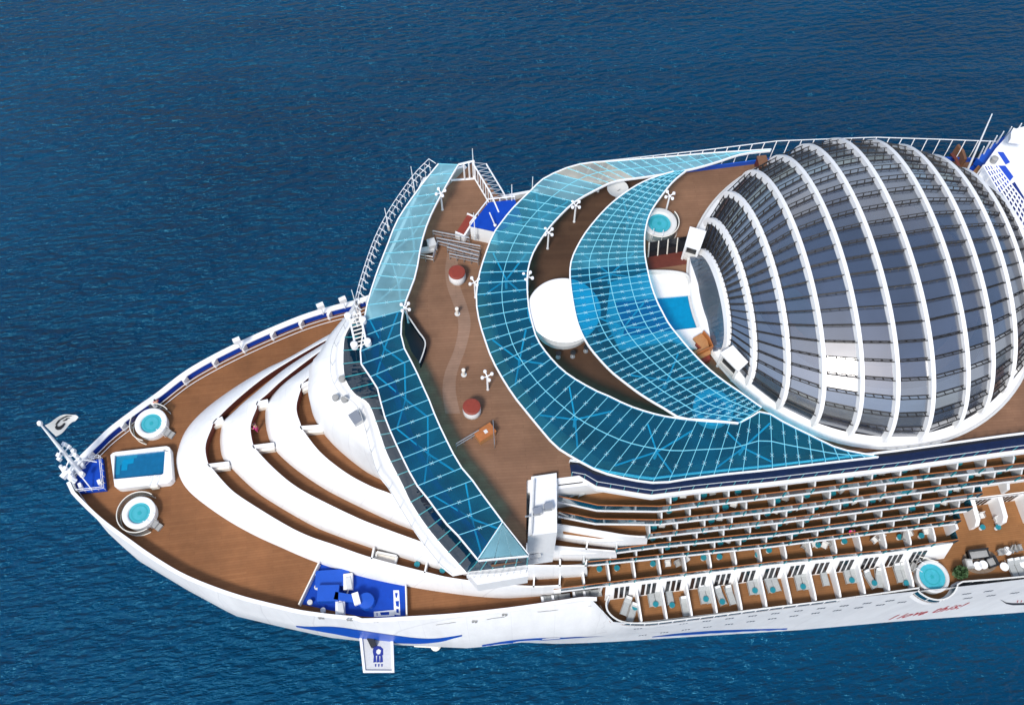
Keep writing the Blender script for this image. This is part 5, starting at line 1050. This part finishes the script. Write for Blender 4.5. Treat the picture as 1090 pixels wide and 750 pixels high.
q = U(170.5, 433, 0); person('person in red shirt standing at the blue lined bow bulwark', q, 1.9, 'red', 'denim')
q = U(905, 566, 2 * d + .8); q[2] = 2 * d; person('person in pale pink top standing on a balcony of the fifth row', q, -1.5, 'pink', 'offwhite')
#PART2_END
# ------------------------------------------------------------------ camera, light
cam = bpy.data.cameras.new('Camera'); co = bpy.data.objects.new('Camera', cam); C.objects.link(co)
co.location = (0, CN, CZ); co.rotation_euler = (math.pi / 2 - TH, 0, -PH); cam.sensor_width = 36; cam.lens = F / 1090 * 36; cam.clip_end = 8000; cam.clip_start = .5
SC.camera = co
EL, AZ = math.radians(52), math.radians(211)       # azimuth clockwise from +Y
sd = Vector((math.sin(AZ) * math.cos(EL), math.cos(AZ) * math.cos(EL), math.sin(EL)))
sun = bpy.data.lights.new('Sun', 'SUN'); sun.energy = 2.6; sun.angle = math.radians(12); sun.color = (1, .96, .9)
so = bpy.data.objects.new('Sun', sun); C.objects.link(so); so.rotation_euler = sd.to_track_quat('Z', 'Y').to_euler(); so.location = (0, 0, 120)
w = bpy.data.worlds.new('World'); SC.world = w; w.use_nodes = True; nt = w.node_tree; bg = nt.nodes['Background']
sk = nt.nodes.new('ShaderNodeTexSky'); sk.sky_type = 'NISHITA'; sk.sun_disc = False; sk.sun_elevation = EL; sk.sun_rotation = AZ; sk.air_density = 1.0; sk.dust_density = 1.5; sk.ozone_density = 1.5
tcw = nt.nodes.new('ShaderNodeTexCoord'); nzw = nt.nodes.new('ShaderNodeTexNoise'); nzw.inputs['Scale'].default_value = 1.7; nzw.inputs['Detail'].default_value = 7; nzw.inputs['Roughness'].default_value = .6
nt.links.new(tcw.outputs['Generated'], nzw.inputs['Vector'])
crw = nt.nodes.new('ShaderNodeValToRGB'); crw.color_ramp.elements[0].position = .50; crw.color_ramp.elements[1].position = .68; nt.links.new(nzw.outputs[0], crw.inputs[0])
mxw = nt.nodes.new('ShaderNodeMix'); mxw.data_type = 'RGBA'; mxw.inputs['B'].default_value = (6.2, 6.4, 6.8, 1); nt.links.new(crw.outputs[0], mxw.inputs[0]); nt.links.new(sk.outputs[0], mxw.inputs['A'])
sxw = nt.nodes.new('ShaderNodeSeparateXYZ'); nt.links.new(tcw.outputs['Generated'], sxw.inputs[0]); ltw = nt.nodes.new('ShaderNodeMapRange'); ltw.inputs[1].default_value = -.04; ltw.inputs[2].default_value = .02; nt.links.new(sxw.outputs['Z'], ltw.inputs[0])
mxs = nt.nodes.new('ShaderNodeMix'); mxs.data_type = 'RGBA'; mxs.inputs['A'].default_value = (.05, .55, 1.2, 1); nt.links.new(ltw.outputs[0], mxs.inputs[0]); nt.links.new(mxw.outputs['Result'], mxs.inputs['B'])   # below the horizon: the open sea
nt.links.new(mxs.outputs['Result'], bg.inputs[0]); bg.inputs[1].default_value = .15
SC.view_settings.view_transform = 'Standard'; SC.view_settings.look = 'None'; SC.view_settings.exposure = .38; SC.view_settings.gamma = 1; SC.view_settings.use_curve_mapping = False
SC.cycles.max_bounces = 8; SC.cycles.transparent_max_bounces = 16
